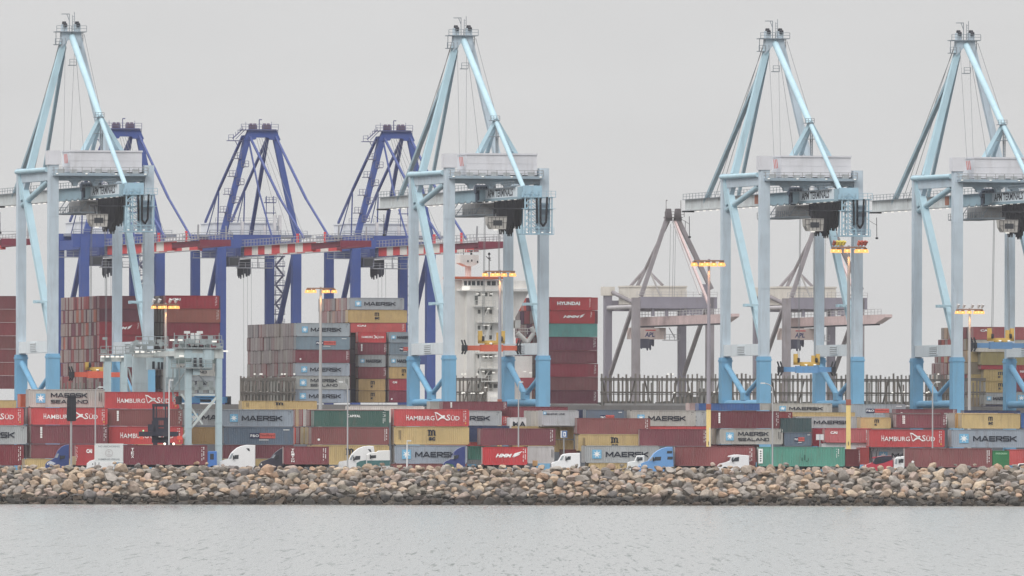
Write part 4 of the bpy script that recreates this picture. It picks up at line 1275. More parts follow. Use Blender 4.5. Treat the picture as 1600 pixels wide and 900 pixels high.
def deco(o, kind, L_, H_):
    D0 = -.012
    def text(s, x0, x1, z0, z1, mat, bold=0.015, shear=0, y=D0 - .004):
        return add_mesh('lettering', text_mesh(s, (x1 - x0) * L_, (z1 - z0) * H_, mat, bold, shear), o, (x0 * L_, y, z0 * H_))
    def btext(s, x0, x1, z0, z1):
        return add_mesh('lettering', block_mesh(s, (x1 - x0) * L_, (z1 - z0) * H_, M_BLACK), o, (x0 * L_, D0 - .004, z0 * H_))
    def vtext(s, x, z0, z1, w_, mat, bold=.02):
        n_ = len(s); h = (z1 - z0) / n_
        me = []
        for i, ch in enumerate(s):
            if ch == ' ': continue
            add_mesh('lettering', text_mesh(ch, w_, h * H_ * .8, mat, bold), o, (x * L_, D0 - .004, (z1 - (i + 1) * h) * H_))
    def plate(key, polys, mat, x, z, y=D0, name='emblem'):
        q = add_mesh(name, poly_mesh(key, polys, mat), o, (x * L_, y, z * H_))
        if name == 'stencil_marks': q['kind'] = 'stuff'
        return q
    def codes(x=.925, mat=None, z0=.2, z1=.9):
        r_ = random.Random(int(x * 1000) + int(L_ * 10)); ps = []
        for q, (dx, ww) in enumerate(((0, .10), (.26, .13))):
            z = z1
            while z > z0 + (.1 if q else .0):
                h = r_.choice((.035, .05, .03)); 
                ps.append(rect(dx, dx + ww, (z - h) * H_, z * H_)); z -= h + r_.choice((.02, .025, .09))
        plate(('codes', x, L_), ps, mat or M_WHITE, x, 0, name='stencil_marks')
    def rack(x):   # dark data marks at the left of grey boxes
        plate(('rk', L_), [rect(0, .08, .35 * H_, .82 * H_), rect(.3, .36, .3 * H_, .8 * H_)], M_DARK, x, 0, name='stencil_marks')
    def star(x, zc=.5, s=1.35):
        plate(('sq', round(s, 2)), [rect(-s / 2, s / 2, -s / 2, s / 2)], M_STAR, x, zc, D0 - .002)
        plate(('st', round(s, 2)), [star_poly(0, 0, s * .46)], M_WHITE, x, zc, D0 - .016)
    if kind == 'maersk':
        star(.16); btext('MAERSK', .27, .84, .34, .64); codes(.93, M_DARK, .75, .9)
    elif kind == 'maersk_r':      # big star, text to the right
        star(.16, .5, 1.5); btext('MAERSK', .28, .85, .34, .64)
    elif kind == 'sealand':
        star(.155, .5, 1.5); btext('MAERSK', .29, .77, .54, .79); btext('SEALAND', .29, .78, .21, .41); rack(.93)
    elif kind == 'maersk_line':
        star(.07, .82, .5); text('MAERSK LINE', .12, .62, .70, .82, M_BLACK, .02)
    elif kind == 'hamburg':
        text('H', .16, .192, .34, .66, M_WHITE, .008); text('AMBURG', .197, .535, .34, .60, M_WHITE, .006)
        text('S', .70, .745, .34, .68, M_WHITE, .006); text('ÜD', .755, .87, .34, .66, M_WHITE, .006)
        w1 = [(0, 1.75), (.55, 1.72), (1.25, 1.25), (2.05, .82), (2.2, .6), (1.9, .55), (1.3, .9), (.7, 1.35), (.1, 1.58)]
        w2 = [(.55, 0), (1.1, .55), (1.6, .72), (2.1, .62), (2.75, .12), (3.05, .16), (2.9, .02), (2.6, -.02), (2.0, .42), (1.6, .45), (1.15, .25), (.8, -.02)]
        w3 = [(1.1, .55), (1.7, 1.05), (2.1, 1.12), (2.25, .95), (1.9, .62), (1.5, .5)]
        w4 = [(.12, 1.6), (.5, .05), (.62, .1), (.26, 1.5)]
        sc_ = lambda w_: [(x * .78, .2 + z * .8) for x, z in w_]
        plate(('wing',), [sc_(q) for q in (w1, w2, w3, w4)], M_WHITE, .535, .27, name='emblem')
        codes(.925)
        plate(('yl',), [rect(0, .16, 0, .3)], M_YELP, .945, .12, name='stencil_marks')
    elif kind == 'msc' or kind == 'm':
        x0 = .455
        stem = lambda a, c=0.0: rect(a, a + .24, 0, 1.0)
        big = [rect(0, .26, 0, .9), rect(.42, .68, 0, .85), rect(.86, 1.12, 0, .85), rect(-.12, .26, .78, .96), rect(.262, .42, .72, .96), rect(.681, .86, .72, .96), rect(-.1, .36, 0.0, .12), rect(.84, 1.24, 0.0, .12)]
        plate(('m',), big, M_BLACK, x0, .50, name='emblem')
        if kind == 'msc': text('sc', x0 + .003, x0 + .093, .22, .42, M_BLACK, .05)
        plate(('mk',), [rect(0, .07, .3 * H_, .8 * H_), rect(.24, .31, .25 * H_, .8 * H_)], M_CAST, .06, 0, name='stencil_marks')
    elif kind == 'msc_sq':
        plate(('ms1',), [rect(0, .18, 0, .8), rect(.36, .54, 0, .8), rect(.72, .9, 0, .8), rect(.181, .36, .64, .8), rect(.541, .72, .64, .8)], M_BLACK, .45, .52, name='emblem')
        text('sc', .45, .53, .26, .44, M_BLACK, .05)
    elif kind == 'pono':
        plate(('pb', L_), [rect(0, .14 * L_, -.02 * H_, .28 * H_)], M_NAVY, .37, .37); plate(('rb', L_), [rect(0, .225 * L_, -.02 * H_, .28 * H_)], M_REDP, .512, .37)
        text('P&O', .38, .50, .42, .58, M_WHITE, .02, y=D0 - .018); text('Nedlloyd', .525, .725, .42, .60, M_DKRED, .01, y=D0 - .018)
        plate(('ln', L_), [rect(0, .14 * L_, 0, .035 * H_)], M_WHITE, .5, .24, name='stencil_marks'); plate(('ln2', L_), [rect(0, .09 * L_, 0, .04 * H_)], M_WHITE, .85, .82, name='stencil_marks')
    elif kind == 'hmm':
        text('HMM', .29, .66, .42, .62, M_WHITE, .05, .35)
        plate(('sw',), [[(0, 0), (1.25, .75), (1.45, .95), (.35, .6)], [(.1, -.05), (.95, .35), (1.2, .62), (.5, .32)]], M_WHITE, .655, .42)
        codes(.90)
    elif kind == 'hyundai':
        text('HYUNDAI', .17, .72, .38, .66, M_WHITE, .05); codes(.94, None, .7, .9)
    elif kind == 'capital':
        text('C', .435, .465, .58, .76, M_WHITE, .03); text('APITAL', .47, .615, .58, .73, M_WHITE, .03); codes(.915)
    elif kind == 'cai':
        text('CAI', .12, .28, .62, .80, M_WHITE, .05); codes(.93)
    elif kind == 'cai_s':
        text('CAI', .56, .86, .60, .80, M_WHITE, .06); codes(.03)
    elif kind == 'codes':
        codes(.93)
    elif kind == 'codes_v':
        codes(.93); vtext('TEX', .09, .34, .88, .42, M_WHITE)
    elif kind == 'triton':
        codes(.87); vtext('TRITON', .17, .12, .90, .42, M_WHITE)
    elif kind == 'vmark':
        codes(.95); plate(('vm', L_), [rect(0, .32, z * H_, (z + .1) * H_) for z in (.3, .43, .56, .69, .80)] + [rect(.1, .2, .32 * H_, .9 * H_)], M_WHITE, .115, 0, name='stencil_marks')
    elif kind == 'label_white':
        plate(('lw',), [rect(0, .62, .15 * H_, .9 * H_)], M_WHITE, .0, 0); plate(('lw2',), [rect(.2, .42, z * H_, (z + .06) * H_) for z in (.25, .37, .5, .62, .74)], M_DARK, 0, 0, D0 - .016)
        plate(('dk',), [rect(0, .12, 0, .5), rect(.35, .5, .1, .9), rect(.9, 1.0, 0, .4), rect(.6, .85, -.1, .0)], plain((50, 90, 80), .7, 'dark_green_print'), .50, .28, name='stencil_marks'); codes(.9, None, .45, .9)
    elif kind == 'dot':
        plate(('dot',), [star_poly(0, 0, .22, 5, .8)], M_WHITE, .09, .28, name='stencil_marks'); codes(.94)
    elif kind == 'green_t':
        text('EVERGREEN', .18, .86, .78, .88, plain((150, 200, 160), .6, 'pale_green_print'), .03)
    elif kind == 'rack':
        rack(.9)
    elif kind == 'partial_c':
        text('C', .32, .48, .30, .70, M_WHITE, .03)
    elif kind == 'tinymaersk':
        star(.15, .5, .9); btext('MAERSK', .28, .86, .35, .62)
    elif kind == 'tinyham':
        text('HAMBURG', .12, .52, .42, .62, M_WHITE, .02); text('SÜD', .72, .92, .42, .62, M_WHITE, .02)
        plate(('tw',), [[(0, .9), (.3, .85), (1.1, .1), (.8, .1)], [(0, .05), (.4, .1), (1.1, .9), (.7, .6)]], M_WHITE, .54, .36)

ORD = ('first', 'second', 'third', 'fourth', 'fifth', 'sixth', 'seventh', 'eighth', 'ninth', 'tenth', 'eleventh', 'twelfth', 'thirteenth', 'fourteenth', 'fifteenth', 'sixteenth', 'seventeenth', 'eighteenth')
LABELS = {}
def check(label):
    nw_ = len(label.split())
    if not 4 <= nw_ <= 16: print('LABEL LENGTH', nw_, label)
    if label in LABELS: print('DUPLICATE LABEL', label)
    LABELS[label] = 1
RC = random.Random(77)
def put_container(frame, x1, x2, y1, y2, v, rgb, kind, label, group, size=None, doors=True, std_h=None, vary=.06):
    a = frame.loc(x1, y2, v); c = frame.loc(x2, y2, v)
    L_ = c.x - a.x; H_ = std_h or (frame.loc(x1, y1, v).z - a.z)
    size = size or ('20' if L_ < 8.4 else '40')
    L0, H0 = CM[size]
    o = bpy.data.objects.new('shipping_container', CMESH[size])
    o.location = frame.world(a); o.rotation_euler = (0, 0, frame.th); o.scale = (L_ / L0, 1, H_ / H0 * .995)
    g = 1 + RC.uniform(-vary, vary)
    o.color = (*[q * g for q in lin(rgb)], 1)
    link(o)
    tag(o, label, 'container', group); check(label)
    if doors:
        for me in DMESH[size]:
            d = add_mesh('door', me, o); d.color = o.color
    if kind: deco(o, kind, L0, H0)
    return o

fy = Frame(800.0, 2280.0, GROUND)
RED = (198, 74, 78); MAROON = (124, 68, 78); BROWN = (134, 80, 80); GRYC = (166, 170, 172); BGRY = (146, 156, 168); PGRY = (178, 176, 170)
YELC = (194, 168, 114); SLATE = (96, 112, 130); GREENC = (62, 98, 90); TEALC = (86, 158, 140); NAVYC = (58, 70, 106); WHTC = (208, 206, 204); PINKC = (188, 98, 102)
TAN = (176, 146, 100); DKGR = (62, 84, 88); CRIM = (170, 54, 72); BLUEC = (62, 100, 158)
G_ = 'containers stacked in the yard'
Y = lambda *a, **k: put_container(fy, *a, group=G_, **k)
def yard(rows):
    for r in rows:
        x1, x2, y1, y2, k, rgb, kind, label = r
        put_container(fy, x1, x2, y1, y2, k * 2.65, rgb, kind, label, G_)
yard([
 # ---- left stacks
 (-84, 37, 637, 664, 0, RED, 'hamburg', 'red container cut by the left edge, second row above the rocks, ending in white letters'),
 (-80, 42, 664.5, 693.5, 0, GRYC, 'maersk', 'grey container with dark letters cut by the left edge, between two red ones'),
 (-86, 37, 694.5, 727, 0, (130, 56, 66), 'codes', 'crimson-brown container at the bottom of the far left stack'),
 (-60, 25.5, 625, 637, 9, YELC, None, 'yellow container peeping over the red stack at the left edge'),
 (32, 40, 615.5, 636.5, 5, (206, 104, 72), None, 'orange container end beside the grey starred container on the left'),
 (45, 163, 608, 636, 0.9, PGRY, 'sealand', 'pale grey container with star and two text lines, top behind the black panel'),
 (49, 168, 637, 663.5, 0, RED, 'hamburg', 'red white-lettered container half covered by the black panel on a pole'),
 (49, 168, 664, 693, 0, MAROON, 'vmark', 'plain maroon container under the red one behind the black panel'),
 (49, 168, 694, 716, 0, MAROON, None, 'maroon container low behind the dark blue lorry at left'),
 (39, 160, 716.5, 744, -1, YELC, None, 'yellow container on the ground behind the dark blue lorry'),
 (164.5, 280, 612, 638.5, .5, RED, 'hamburg', 'topmost red white-lettered container above the dark lift truck'),
 (169, 285, 639, 665.5, .5, BROWN, 'vmark', 'brown corrugated container between two red ones behind the lift truck'),
 (169.5, 286, 666, 694, .5, RED, 'hamburg', 'lower red white-lettered container behind the spreader of the dark lift truck'),
 (213, 286, 694.3, 722, 0, YELC, None, 'yellow container low under the spreader of the dark lift truck'),
 # ---- behind the gantry leg
 (284, 400, 639, 664.5, 2.3, GRYC, 'maersk', 'grey container seen through the cross braces of the yard gantry'),
 (284, 400, 667, 694, 2.3, TAN, None, 'tan container under the grey one behind the gantry braces'),
 (347.5, 458.5, 640, 666, 0, BGRY, 'maersk', 'blue-grey starred container right of the gantry leg above the slate one'),
 (350, 458.5, 667, 694.3, 0, SLATE, 'pono', 'slate container with navy and red badge above the white lorry'),
 (349, 458.5, 695, 716, 0, MAROON, None, 'maroon container behind the roof of the white round-roofed lorry'),
 (345, 458, 716.5, 744, 0, YELC, None, 'yellow container on the ground between the white and black lorries'),
 (378, 495, 626, 639.5, 8, YELC, 'm', 'yellow container with black m standing above the blue-grey starred container'),
 # ---- green block, with the ends of its rear rows
 (491, 608, 641, 666.5, 0, GREENC, 'capital', 'dark green container with small white capitals at the top centre'),
 (487, 608, 667, 694.5, 0, BROWN, 'dot', 'brown-maroon container under the dark green one'),
 (485, 608, 695, 726, 0, YELC, 'm', 'yellow container with black m behind the white and green lorry'),
 (484, 600, 640, 666, 1, BROWN, None, 'brown container, end strip just left of the dark green one'),
 (478.5, 595, 639.5, 666, 2, (196, 192, 190), None, 'pale grey container, narrow end strip among coloured ends left of the green one'),
 (472, 590, 639.5, 666, 3, (150, 66, 70), None, 'red-brown container, narrow end strip right of the upper yellow strip'),
 (467, 585, 639.5, 666, 4, YELC, None, 'upper yellow container, narrow end strip right of the blue-grey starred container'),
 (461.5, 580, 639.5, 666, 5, (140, 62, 70), None, 'maroon container, narrow end strip touching the blue-grey starred container'),
 (481, 600, 667, 694, 1, YELC, None, 'yellow container, end strip just left of the brown-maroon one'),
 (474.5, 595, 667, 694, 2, YELC, None, 'second yellow end strip left of the brown-maroon container'),
 (467.5, 590, 667, 694, 3, MAROON, None, 'maroon end strip right of the bright red strip beside the slate container'),
 (461, 585, 667, 694, 4, (214, 80, 72), None, 'bright red end strip touching the slate container with the badge'),
 # ---- red / yellow / grey stack in the middle
 (616, 733, 639, 665.8, 0, RED, 'hamburg', 'red white-lettered container on top of the yellow one in mid-photo'),
 (616, 733, 666.3, 694.5, 0, YELC, 'msc', 'yellow container with black letters between red and grey in mid-photo'),
 (617, 730, 695.5, 724, 0, BGRY, 'maersk_r', 'grey starred container behind the navy lorry, under the yellow one'),
 (612, 730, 724.3, 744, -.2, (140, 84, 84), None, 'brown container on the ground below the grey starred one'),
 (545, 663, 634, 660, 7, (214, 208, 202), None, 'white-topped container behind the dark green one, only its top showing'),
 (672, 690, 627, 639, 9, PGRY, None, 'ribbed grey container end beside the foot of the light blue crane'),
 (692, 792, 627, 641, 7, MAROON, 'vmark', 'maroon container behind the yellow mast foot below the deckhouse'),
 (667, 784, 641.5, 664.5, 3, GRYC, 'maersk', 'grey dark-lettered container sticking out right of the red white-lettered one'),
 (675, 795, 650, 664.6, 4.2, RED, 'codes', 'red container corner between grey ones left of the white container'),
 (680, 796, 665, 690, 2.2, NAVYC, None, 'dark navy container behind the middle red stack and the maroon one'),
 (670, 766, 690.5, 696.5, 2.2, RED, None, 'thin red strip of a container below the dark navy one'),
 (732, 800, 697, 718, 1.5, TEALC, None, 'pale green container between the navy lorry and the red italic-lettered one'),
 (727, 790, 718.5, 744, 1.5, GRYC, 'maersk', 'grey container at ground level below the pale green one'),
 (751, 868, 669, 695.8, 0, MAROON, 'codes', 'plain maroon container standing above the red italic-lettered one'),
 (797, 822, 652, 669.5, 2.6, (220, 220, 222), None, 'white container piece with two dark letters behind the plain maroon one'),
 (824, 866, 697, 724, 0, (190, 186, 186), 'rack', 'pale grey corrugated short container under the plain maroon one'),
 (760, 887, 635, 652, 8, (128, 66, 76), None, 'maroon container behind the ribbed grey ends right of the crane foot'),
 (847, 904, 641, 665, 1, (172, 174, 178), 'maersk_line', 'grey short container with a small line of dark text near its top'),
 (842, 900, 641.5, 667, 2.2, PGRY, None, 'first ribbed grey end left of the small-texted grey container'),
 (835.5, 894, 641.5, 667, 3.4, (182, 178, 170), None, 'second ribbed grey end left of the small-texted grey container'),
 (829.5, 888, 641.5, 667, 4.6, (170, 170, 166), None, 'third ribbed grey end left of the small-texted grey container'),
 (824, 882, 641.5, 667, 5.8, PGRY, None, 'leftmost ribbed grey end beside the white two-letter container'),
 (800, 896, 665.8, 686, 2.4, YELC, None, 'upper yellow container behind the blue and white sign'),
 (800, 896, 687, 706, 2.4, YELC, None, 'lower yellow container behind the post of the blue and white sign'),
 (880, 906, 702, 730, 1.0, (128, 70, 74), None, 'dark red-brown container end behind the white flat-roofed lorry'),
 # ---- brown / yellow / grey stack right of centre
 (902, 1016, 653, 678, 0.4, BROWN, 'codes', 'long brown container on the yellow one right of the blue and white sign'),
 (904, 1016, 678.3, 705, 0.4, YELC, 'msc', 'yellow container under the long brown one, above grey starred one'),
 (914, 1030, 696, 723, -1, GRYC, 'maersk_r', 'low grey starred container left of the light blue lorry'),
 (920, 1030, 723.4, 744, -1, YELC, None, 'yellow container on the ground under the low grey starred one'),
 (916, 975, 640, 664, 2, SLATE, 'pono', 'slate container with badge peeping above the long brown one'),
 (905, 916, 640, 664, 3, NAVYC, None, 'dark end of a container left of the slate one above the brown one'),
 (985, 1087, 641, 665.5, 2, PGRY, 'maersk', 'pale grey starred container behind the right end of the long brown one'),
 (1003, 1104, 641.5, 665.5, 4.5, GRYC, 'maersk', 'grey container mostly hidden left of the yellow mast foot, two letters showing'),
 (990, 1104, 665.8, 671, 2, RED, None, 'thin red strip of a container above the maroon one at mid right'),
 (1000, 1107, 670, 696.5, 0, MAROON, 'codes', 'maroon container above the light blue lorry'),
 (1092, 1187, 630, 641, 8, BLUEC, None, 'blue container behind the maroon one at the foot of a light blue crane'),
 (1077, 1091, 629.5, 641, 9, (196, 170, 166), None, 'pinkish container end beside the blue container'),
 (1188, 1204, 630, 641, 9.4, PGRY, None, 'pale grey container end right of the blue container'),
 (1110, 1218, 642, 669, 0, (118, 60, 70), 'vmark', 'dark maroon container above the grey two-line starred one'),
 (1125, 1223, 669.5, 694, 0, PGRY, 'sealand', 'pale grey container with star and two text lines under the dark maroon one'),
 (1118, 1210, 669.5, 694, 1, (186, 172, 152), None, 'cream container end left of the two-line starred one'),
 (1112, 1204, 669.5, 694, 2, GRYC, None, 'grey container end next to the white pole left of the cream end'),
 (1112, 1186, 694.4, 722, 1, (138, 72, 80), None, 'maroon container behind the white lorry with the sun visor'),
 # ---- right-hand part
 (1220.5, 1268, 653, 675.5, 0, DKGR, None, 'short dark green-black container left of the yellow mast foot'),
 (1225.5, 1268, 676, 696.5, 0, SLATE, 'pono', 'short slate container with badge above the teal container'),
 (1208, 1300, 630, 646, 9, PGRY, 'maersk', 'pale grey dark-lettered container at the foot of the third light blue crane'),
 (1150, 1238, 643, 668, 3, (136, 62, 66), 'codes', 'maroon container showing between the dark maroon and dark green ones'),
 (1238, 1336, 644, 651, 7, YELC, None, 'yellow strip of a container crossing behind the yellow mast foot'),
 (1244, 1345, 650.5, 668.5, 3, GRYC, 'maersk', 'grey dark-lettered container crossed by the yellow mast foot'),
 (1316, 1415, 631, 652, 9, (150, 158, 166), 'pono', 'grey container with badge right of the yellow mast foot, top row'),
 (1345, 1392, 652, 669.5, 2, YELC, 'msc_sq', 'short yellow container with black letters right of the yellow mast foot'),
 (1270, 1362, 668.8, 697, 1.2, CRIM, None, 'crimson container end right of the short slate container'),
 (1289, 1358, 669.5, 691.5, .6, PINKC, 'cai', 'faded pink-red container crossed by the yellow mast foot'),
 (1284, 1358, 692, 714, .8, (204, 204, 206), None, 'white strip of a container below the faded pink-red one'),
 (1358.5, 1476, 671, 698.5, 0, RED, 'hamburg', 'red white-lettered container above the red and black lorry at right'),
 (1352, 1470, 671, 698, 1, PGRY, None, 'first cream end strip left of the right-hand red white-lettered container'),
 (1346, 1465, 671, 698, 2, (198, 180, 150), None, 'second cream end strip left of the right-hand red white-lettered container'),
 (1487, 1606, 671, 699, 0, BGRY, 'maersk_r', 'blue-grey starred container above the long brown trailer box at right'),
 (1401, 1478, 647, 668.5, 1.5, MAROON, 'vmark', 'maroon container above the right-hand red white-lettered one'),
 (1389, 1470, 645, 669, 2.5, (138, 130, 130), None, 'grey-brown container end left of the upper right maroon container'),
 (1481, 1560, 645, 669, 2.2, (172, 168, 164), None, 'pale grey strip between the upper right maroon and yellow containers'),
 (1503, 1594, 646, 669.5, 1, YELC, 'msc_sq', 'yellow container with black letters at the far right'),
 (1493, 1585, 645.5, 669, 2, (204, 160, 96), None, 'orange-yellow end left of the far right yellow container'),
 (1595.5, 1700, 645, 669, 1, BLUEC, None, 'blue container end cut by the right edge'),
 (1400, 1495, 639, 647, 8, MAROON, 'dot', 'maroon strip of a container at the foot of the rightmost crane'),
 (1507, 1594, 641, 646, 6, NAVYC, None, 'thin navy strip of a container top at far right'),
 (1344, 1358, 699, 726, 0, (176, 72, 74), None, 'red container end behind the red and black lorry'),
 (1361, 1480, 699, 724, .8, (196, 198, 204), 'maersk', 'pale container behind the red and black lorry, blue patch showing'),
 (1576, 1690, 702, 727, 0, (196, 84, 84), 'codes', 'pinkish red container cut by the right edge above the rocks'),
])
for k_ in (1, 2, 3):  # rear rows: the shade of the gap is put into their darkened colours
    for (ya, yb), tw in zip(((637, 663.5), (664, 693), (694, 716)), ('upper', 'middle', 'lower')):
        put_container(fy, 49 - 5.9 * k_, 166 - 5.9 * k_, ya, yb, k_ * 2.5, ((96, 56, 66), (78, 60, 74), (104, 60, 60))[k_ - 1], None, f'{tw} shade-darkened container end, {ORD[k_ - 1]} row back in the shaded gap left of the black panel', G_)
# lettering of the white two-letter piece
ma = [o for o in col.objects if o.get('label', '').startswith('white container piece')][0]
add_mesh('lettering', text_mesh('MA', 5.0, 1.35, M_BLACK, .03), ma, (1.0, -.016, .35))

# ---- containers on road trailers (and boxes parked beside the road)
ft = Frame(800.0, 2196.0, ROAD, R(5))
G2 = 'containers on road trailers'
ROADBOX = []
def road_box(x1, x2, y1, y2, rgb, kind, label, v=0.0, size=None):
    o = put_container(ft, x1, x2, y1, y2, v, rgb, kind, label, G2, size=size)
    ROADBOX.append((o, x1, x2, y2, v))
    return o
road_box(118, 148, 695, 727, (178, 66, 72), 'cai_s', 'short red container with white letters behind the warning sign, on a trailer', 3.5, '20')
road_box(193, 324, 695, 726, (124, 62, 74), 'codes_v', 'long maroon container on a trailer in front of the dark lift truck', 3.0)
road_box(443, 514, 697.5, 725.5, (130, 66, 74), 'triton', 'maroon container on the trailer of the black lorry', 0, '20')
road_box(754, 824, 698, 726.5, (204, 58, 66), 'hmm', 'bright red container with white slanted letters on a trailer', 0, '20')
road_box(1055, 1180, 697.5, 728, (140, 78, 80), 'codes', 'long brown-maroon container on the trailer of the light blue lorry', 0)
road_box(1185, 1320, 698, 728.5, (84, 156, 138), 'label_white', 'teal container with a white panel at its left end', 0)
road_box(1321, 1343.5, 701.5, 728.5, (112, 52, 58), 'codes', 'small dark red container end right of the teal container', 0, '20')
road_box(1414, 1550, 700, 730, (132, 78, 80), 'dot', 'long brown container on the trailer of the white lorry at right', 0)
road_box(1551, 1577, 704, 731, (50, 132, 84), 'green_t', 'bright green container right of the long brown trailer box', 0, '20')

# ---- containers stacked on the ship
G3 = 'containers stacked on the ship'
SV = 42.0
def ship_side(rows, v=SV):
    for x1, x2, y1, y2, rgb, kind, label in rows:
        put_container(fs, x1, x2, y1, y2, v, rgb, kind, label, G3)
ship_side([(-66, 25, 462 + k * 20.8, 482.4 + k * 20.8, (118 + 8 * (k % 3), 64 + 5 * (k % 2), 70), None, f'maroon ship container at the left edge, {w_} from the top of its stack') for k, w_ in enumerate(('first', 'second', 'third', 'fourth', 'fifth', 'sixth', 'seventh'))])
T_ = ('top', 'second', 'third', 'fourth', 'fifth', 'sixth', 'seventh')
ship_side([
 (155, 221, 462, 482, (116, 62, 72), None, 'maroon ship container, topmost behind the legs of the far left crane'),
 (155, 221, 482.5, 502, (106, 54, 70), None, 'dark maroon ship container, second down behind the far left crane'),
 (155, 221, 502.5, 523, (158, 52, 66), 'hmm', 'red ship container with slanted white letters behind the far left crane'),
 (155, 221, 523.5, 544, (150, 50, 64), None, 'red ship container under the slanted white letters at far left'),
 (155, 221, 544.5, 565, (128, 60, 70), None, 'maroon ship container, fifth down behind the far left crane'),
 (155, 221, 565.5, 586, (122, 60, 72), None, 'maroon ship container, sixth down behind the far left crane'),
 (155, 221, 586.5, 607, (116, 62, 72), None, 'maroon ship container, seventh down behind the far left crane'),
 (258.5, 341.5, 461.5, 482, (164, 46, 62), 'cai', 'crimson ship container at the top behind the yard gantry lights'),
 (259, 344, 482.5, 503.8, (158, 92, 80), 'codes', 'orange-brown ship container under the crimson one behind the gantry'),
 (258.5, 343, 504.3, 525, (146, 54, 70), None, 'crimson-maroon ship container, third down behind the gantry'),
 (258.5, 341, 525.5, 546, (128, 60, 72), None, 'maroon ship container, fourth down behind the gantry'),
 (258, 341, 546.5, 567, (110, 128, 124), None, 'grey-green ship container behind the top frame of the gantry'),
 (257, 341, 567.5, 587, (178, 176, 170), 'sealand', 'pale grey two-line lettered ship container behind the gantry windows'),
 (257, 341, 587.5, 608, (160, 166, 170), 'maersk', 'grey dark-lettered ship container behind the lower part of the gantry'),
 (257, 341, 608.5, 629, (150, 150, 150), None, 'plain grey ship container behind the blue spreader of the gantry'),
 (462.5, 546, 504.5, 525, (158, 166, 172), 'maersk', 'grey starred ship container, first below the stack top behind the lit mast'),
 (462.5, 546, 525.5, 546, (118, 136, 148), 'pono', 'slate ship container with navy and red badge behind the lit mast'),
 (461.5, 546, 546.5, 566.5, (128, 62, 74), 'dot', 'maroon ship container between grey ones behind the lit mast'),
 (461.5, 546, 567, 587, (154, 162, 172), 'maersk', 'grey starred ship container under the maroon one behind the lit mast'),
 (460, 546, 587.5, 608, (176, 176, 172), 'sealand', 'pale grey two-line lettered ship container low behind the lit mast'),
 (459, 546, 608.5, 629, (154, 164, 178), 'maersk', 'lowest grey starred ship container behind the lit mast'),
 (859, 924, 464, 484.5, (186, 60, 68), 'hyundai', 'red ship container with bold white letters topmost right of the deckhouse'),
 (859, 929, 485, 505, (182, 60, 66), 'hmm', 'red ship container with slanted white letters, second right of the deckhouse'),
 (850, 933, 505.5, 526, (92, 152, 146), None, 'teal ship container in the stack right of the deckhouse'),
 (849, 933, 526.5, 547, (118, 62, 80), 'codes', 'purple-maroon ship container just under the teal one'),
 (848, 933, 547.5, 567.5, (122, 66, 76), None, 'brown-maroon ship container, second under the teal one'),
 (848, 934, 568, 588.5, (152, 58, 74), 'codes', 'crimson ship container, third under the teal one'),
 (847, 934, 589, 609.5, (128, 76, 80), None, 'faded brown ship container, fourth under the teal one'),
 (847, 934, 610, 630.5, (108, 54, 70), 'codes', 'dark maroon ship container at the bottom under the teal one'),
])
ship_side([
 (545.5, 631, 465, 483.5, (160, 166, 172), 'maersk', 'grey starred ship container on the very top of the tallest middle stack'),
 (543.5, 635.5, 484, 504, (188, 160, 104), 'msc_sq', 'yellow ship container with black letters, second in the tallest middle stack'),
 (547, 634, 504.5, 519.5, (190, 82, 82), 'cai', 'light red ship container under the yellow one in the tallest middle stack'),
], v=56)
ship_side([
 (559.5, 603, 518.5, 535.2, (196, 64, 70), 'tinyham', 'short red white-lettered ship container left column of the tallest stack'),
 (558.5, 602.5, 535.7, 554, (120, 58, 72), 'vmark', 'short maroon ship container under the short red one'),
 (559.5, 602, 554.5, 573, (158, 162, 164), 'tinymaersk', 'short grey starred ship container in the left column of the tallest stack'),
 (559.5, 602.5, 573.5, 591.5, (132, 66, 74), 'codes', 'short maroon ship container above the two short yellow ones'),
 (560, 602, 592, 610, (188, 156, 104), 'msc_sq', 'upper short yellow ship container in the left column of the tallest stack'),
 (560, 602, 610.5, 628.5, (188, 156, 104), 'msc_sq', 'lower short yellow ship container in the left column of the tallest stack'),
 (608, 651, 518.5, 535.2, (146, 158, 168), 'tinymaersk', 'short grey starred ship container at the top beside the crane leg'),
 (608, 651, 535.7, 554, (112, 128, 140), 'pono', 'short slate ship container with badge beside the crane leg'),
 (608, 651, 554.5, 573, (144, 154, 160), 'tinymaersk', 'short grey starred ship container under the slate one beside the crane leg'),
 (608, 651, 573.5, 591.5, (186, 154, 98), 'msc_sq', 'short yellow ship container beside the crane leg'),
 (608, 651, 592, 610, (164, 54, 70), 'cai', 'short crimson ship container beside the crane leg'),
 (608, 651, 610.5, 628.5, (132, 56, 78), 'dot', 'short purple-maroon ship container lowest beside the crane leg'),
], v=50)
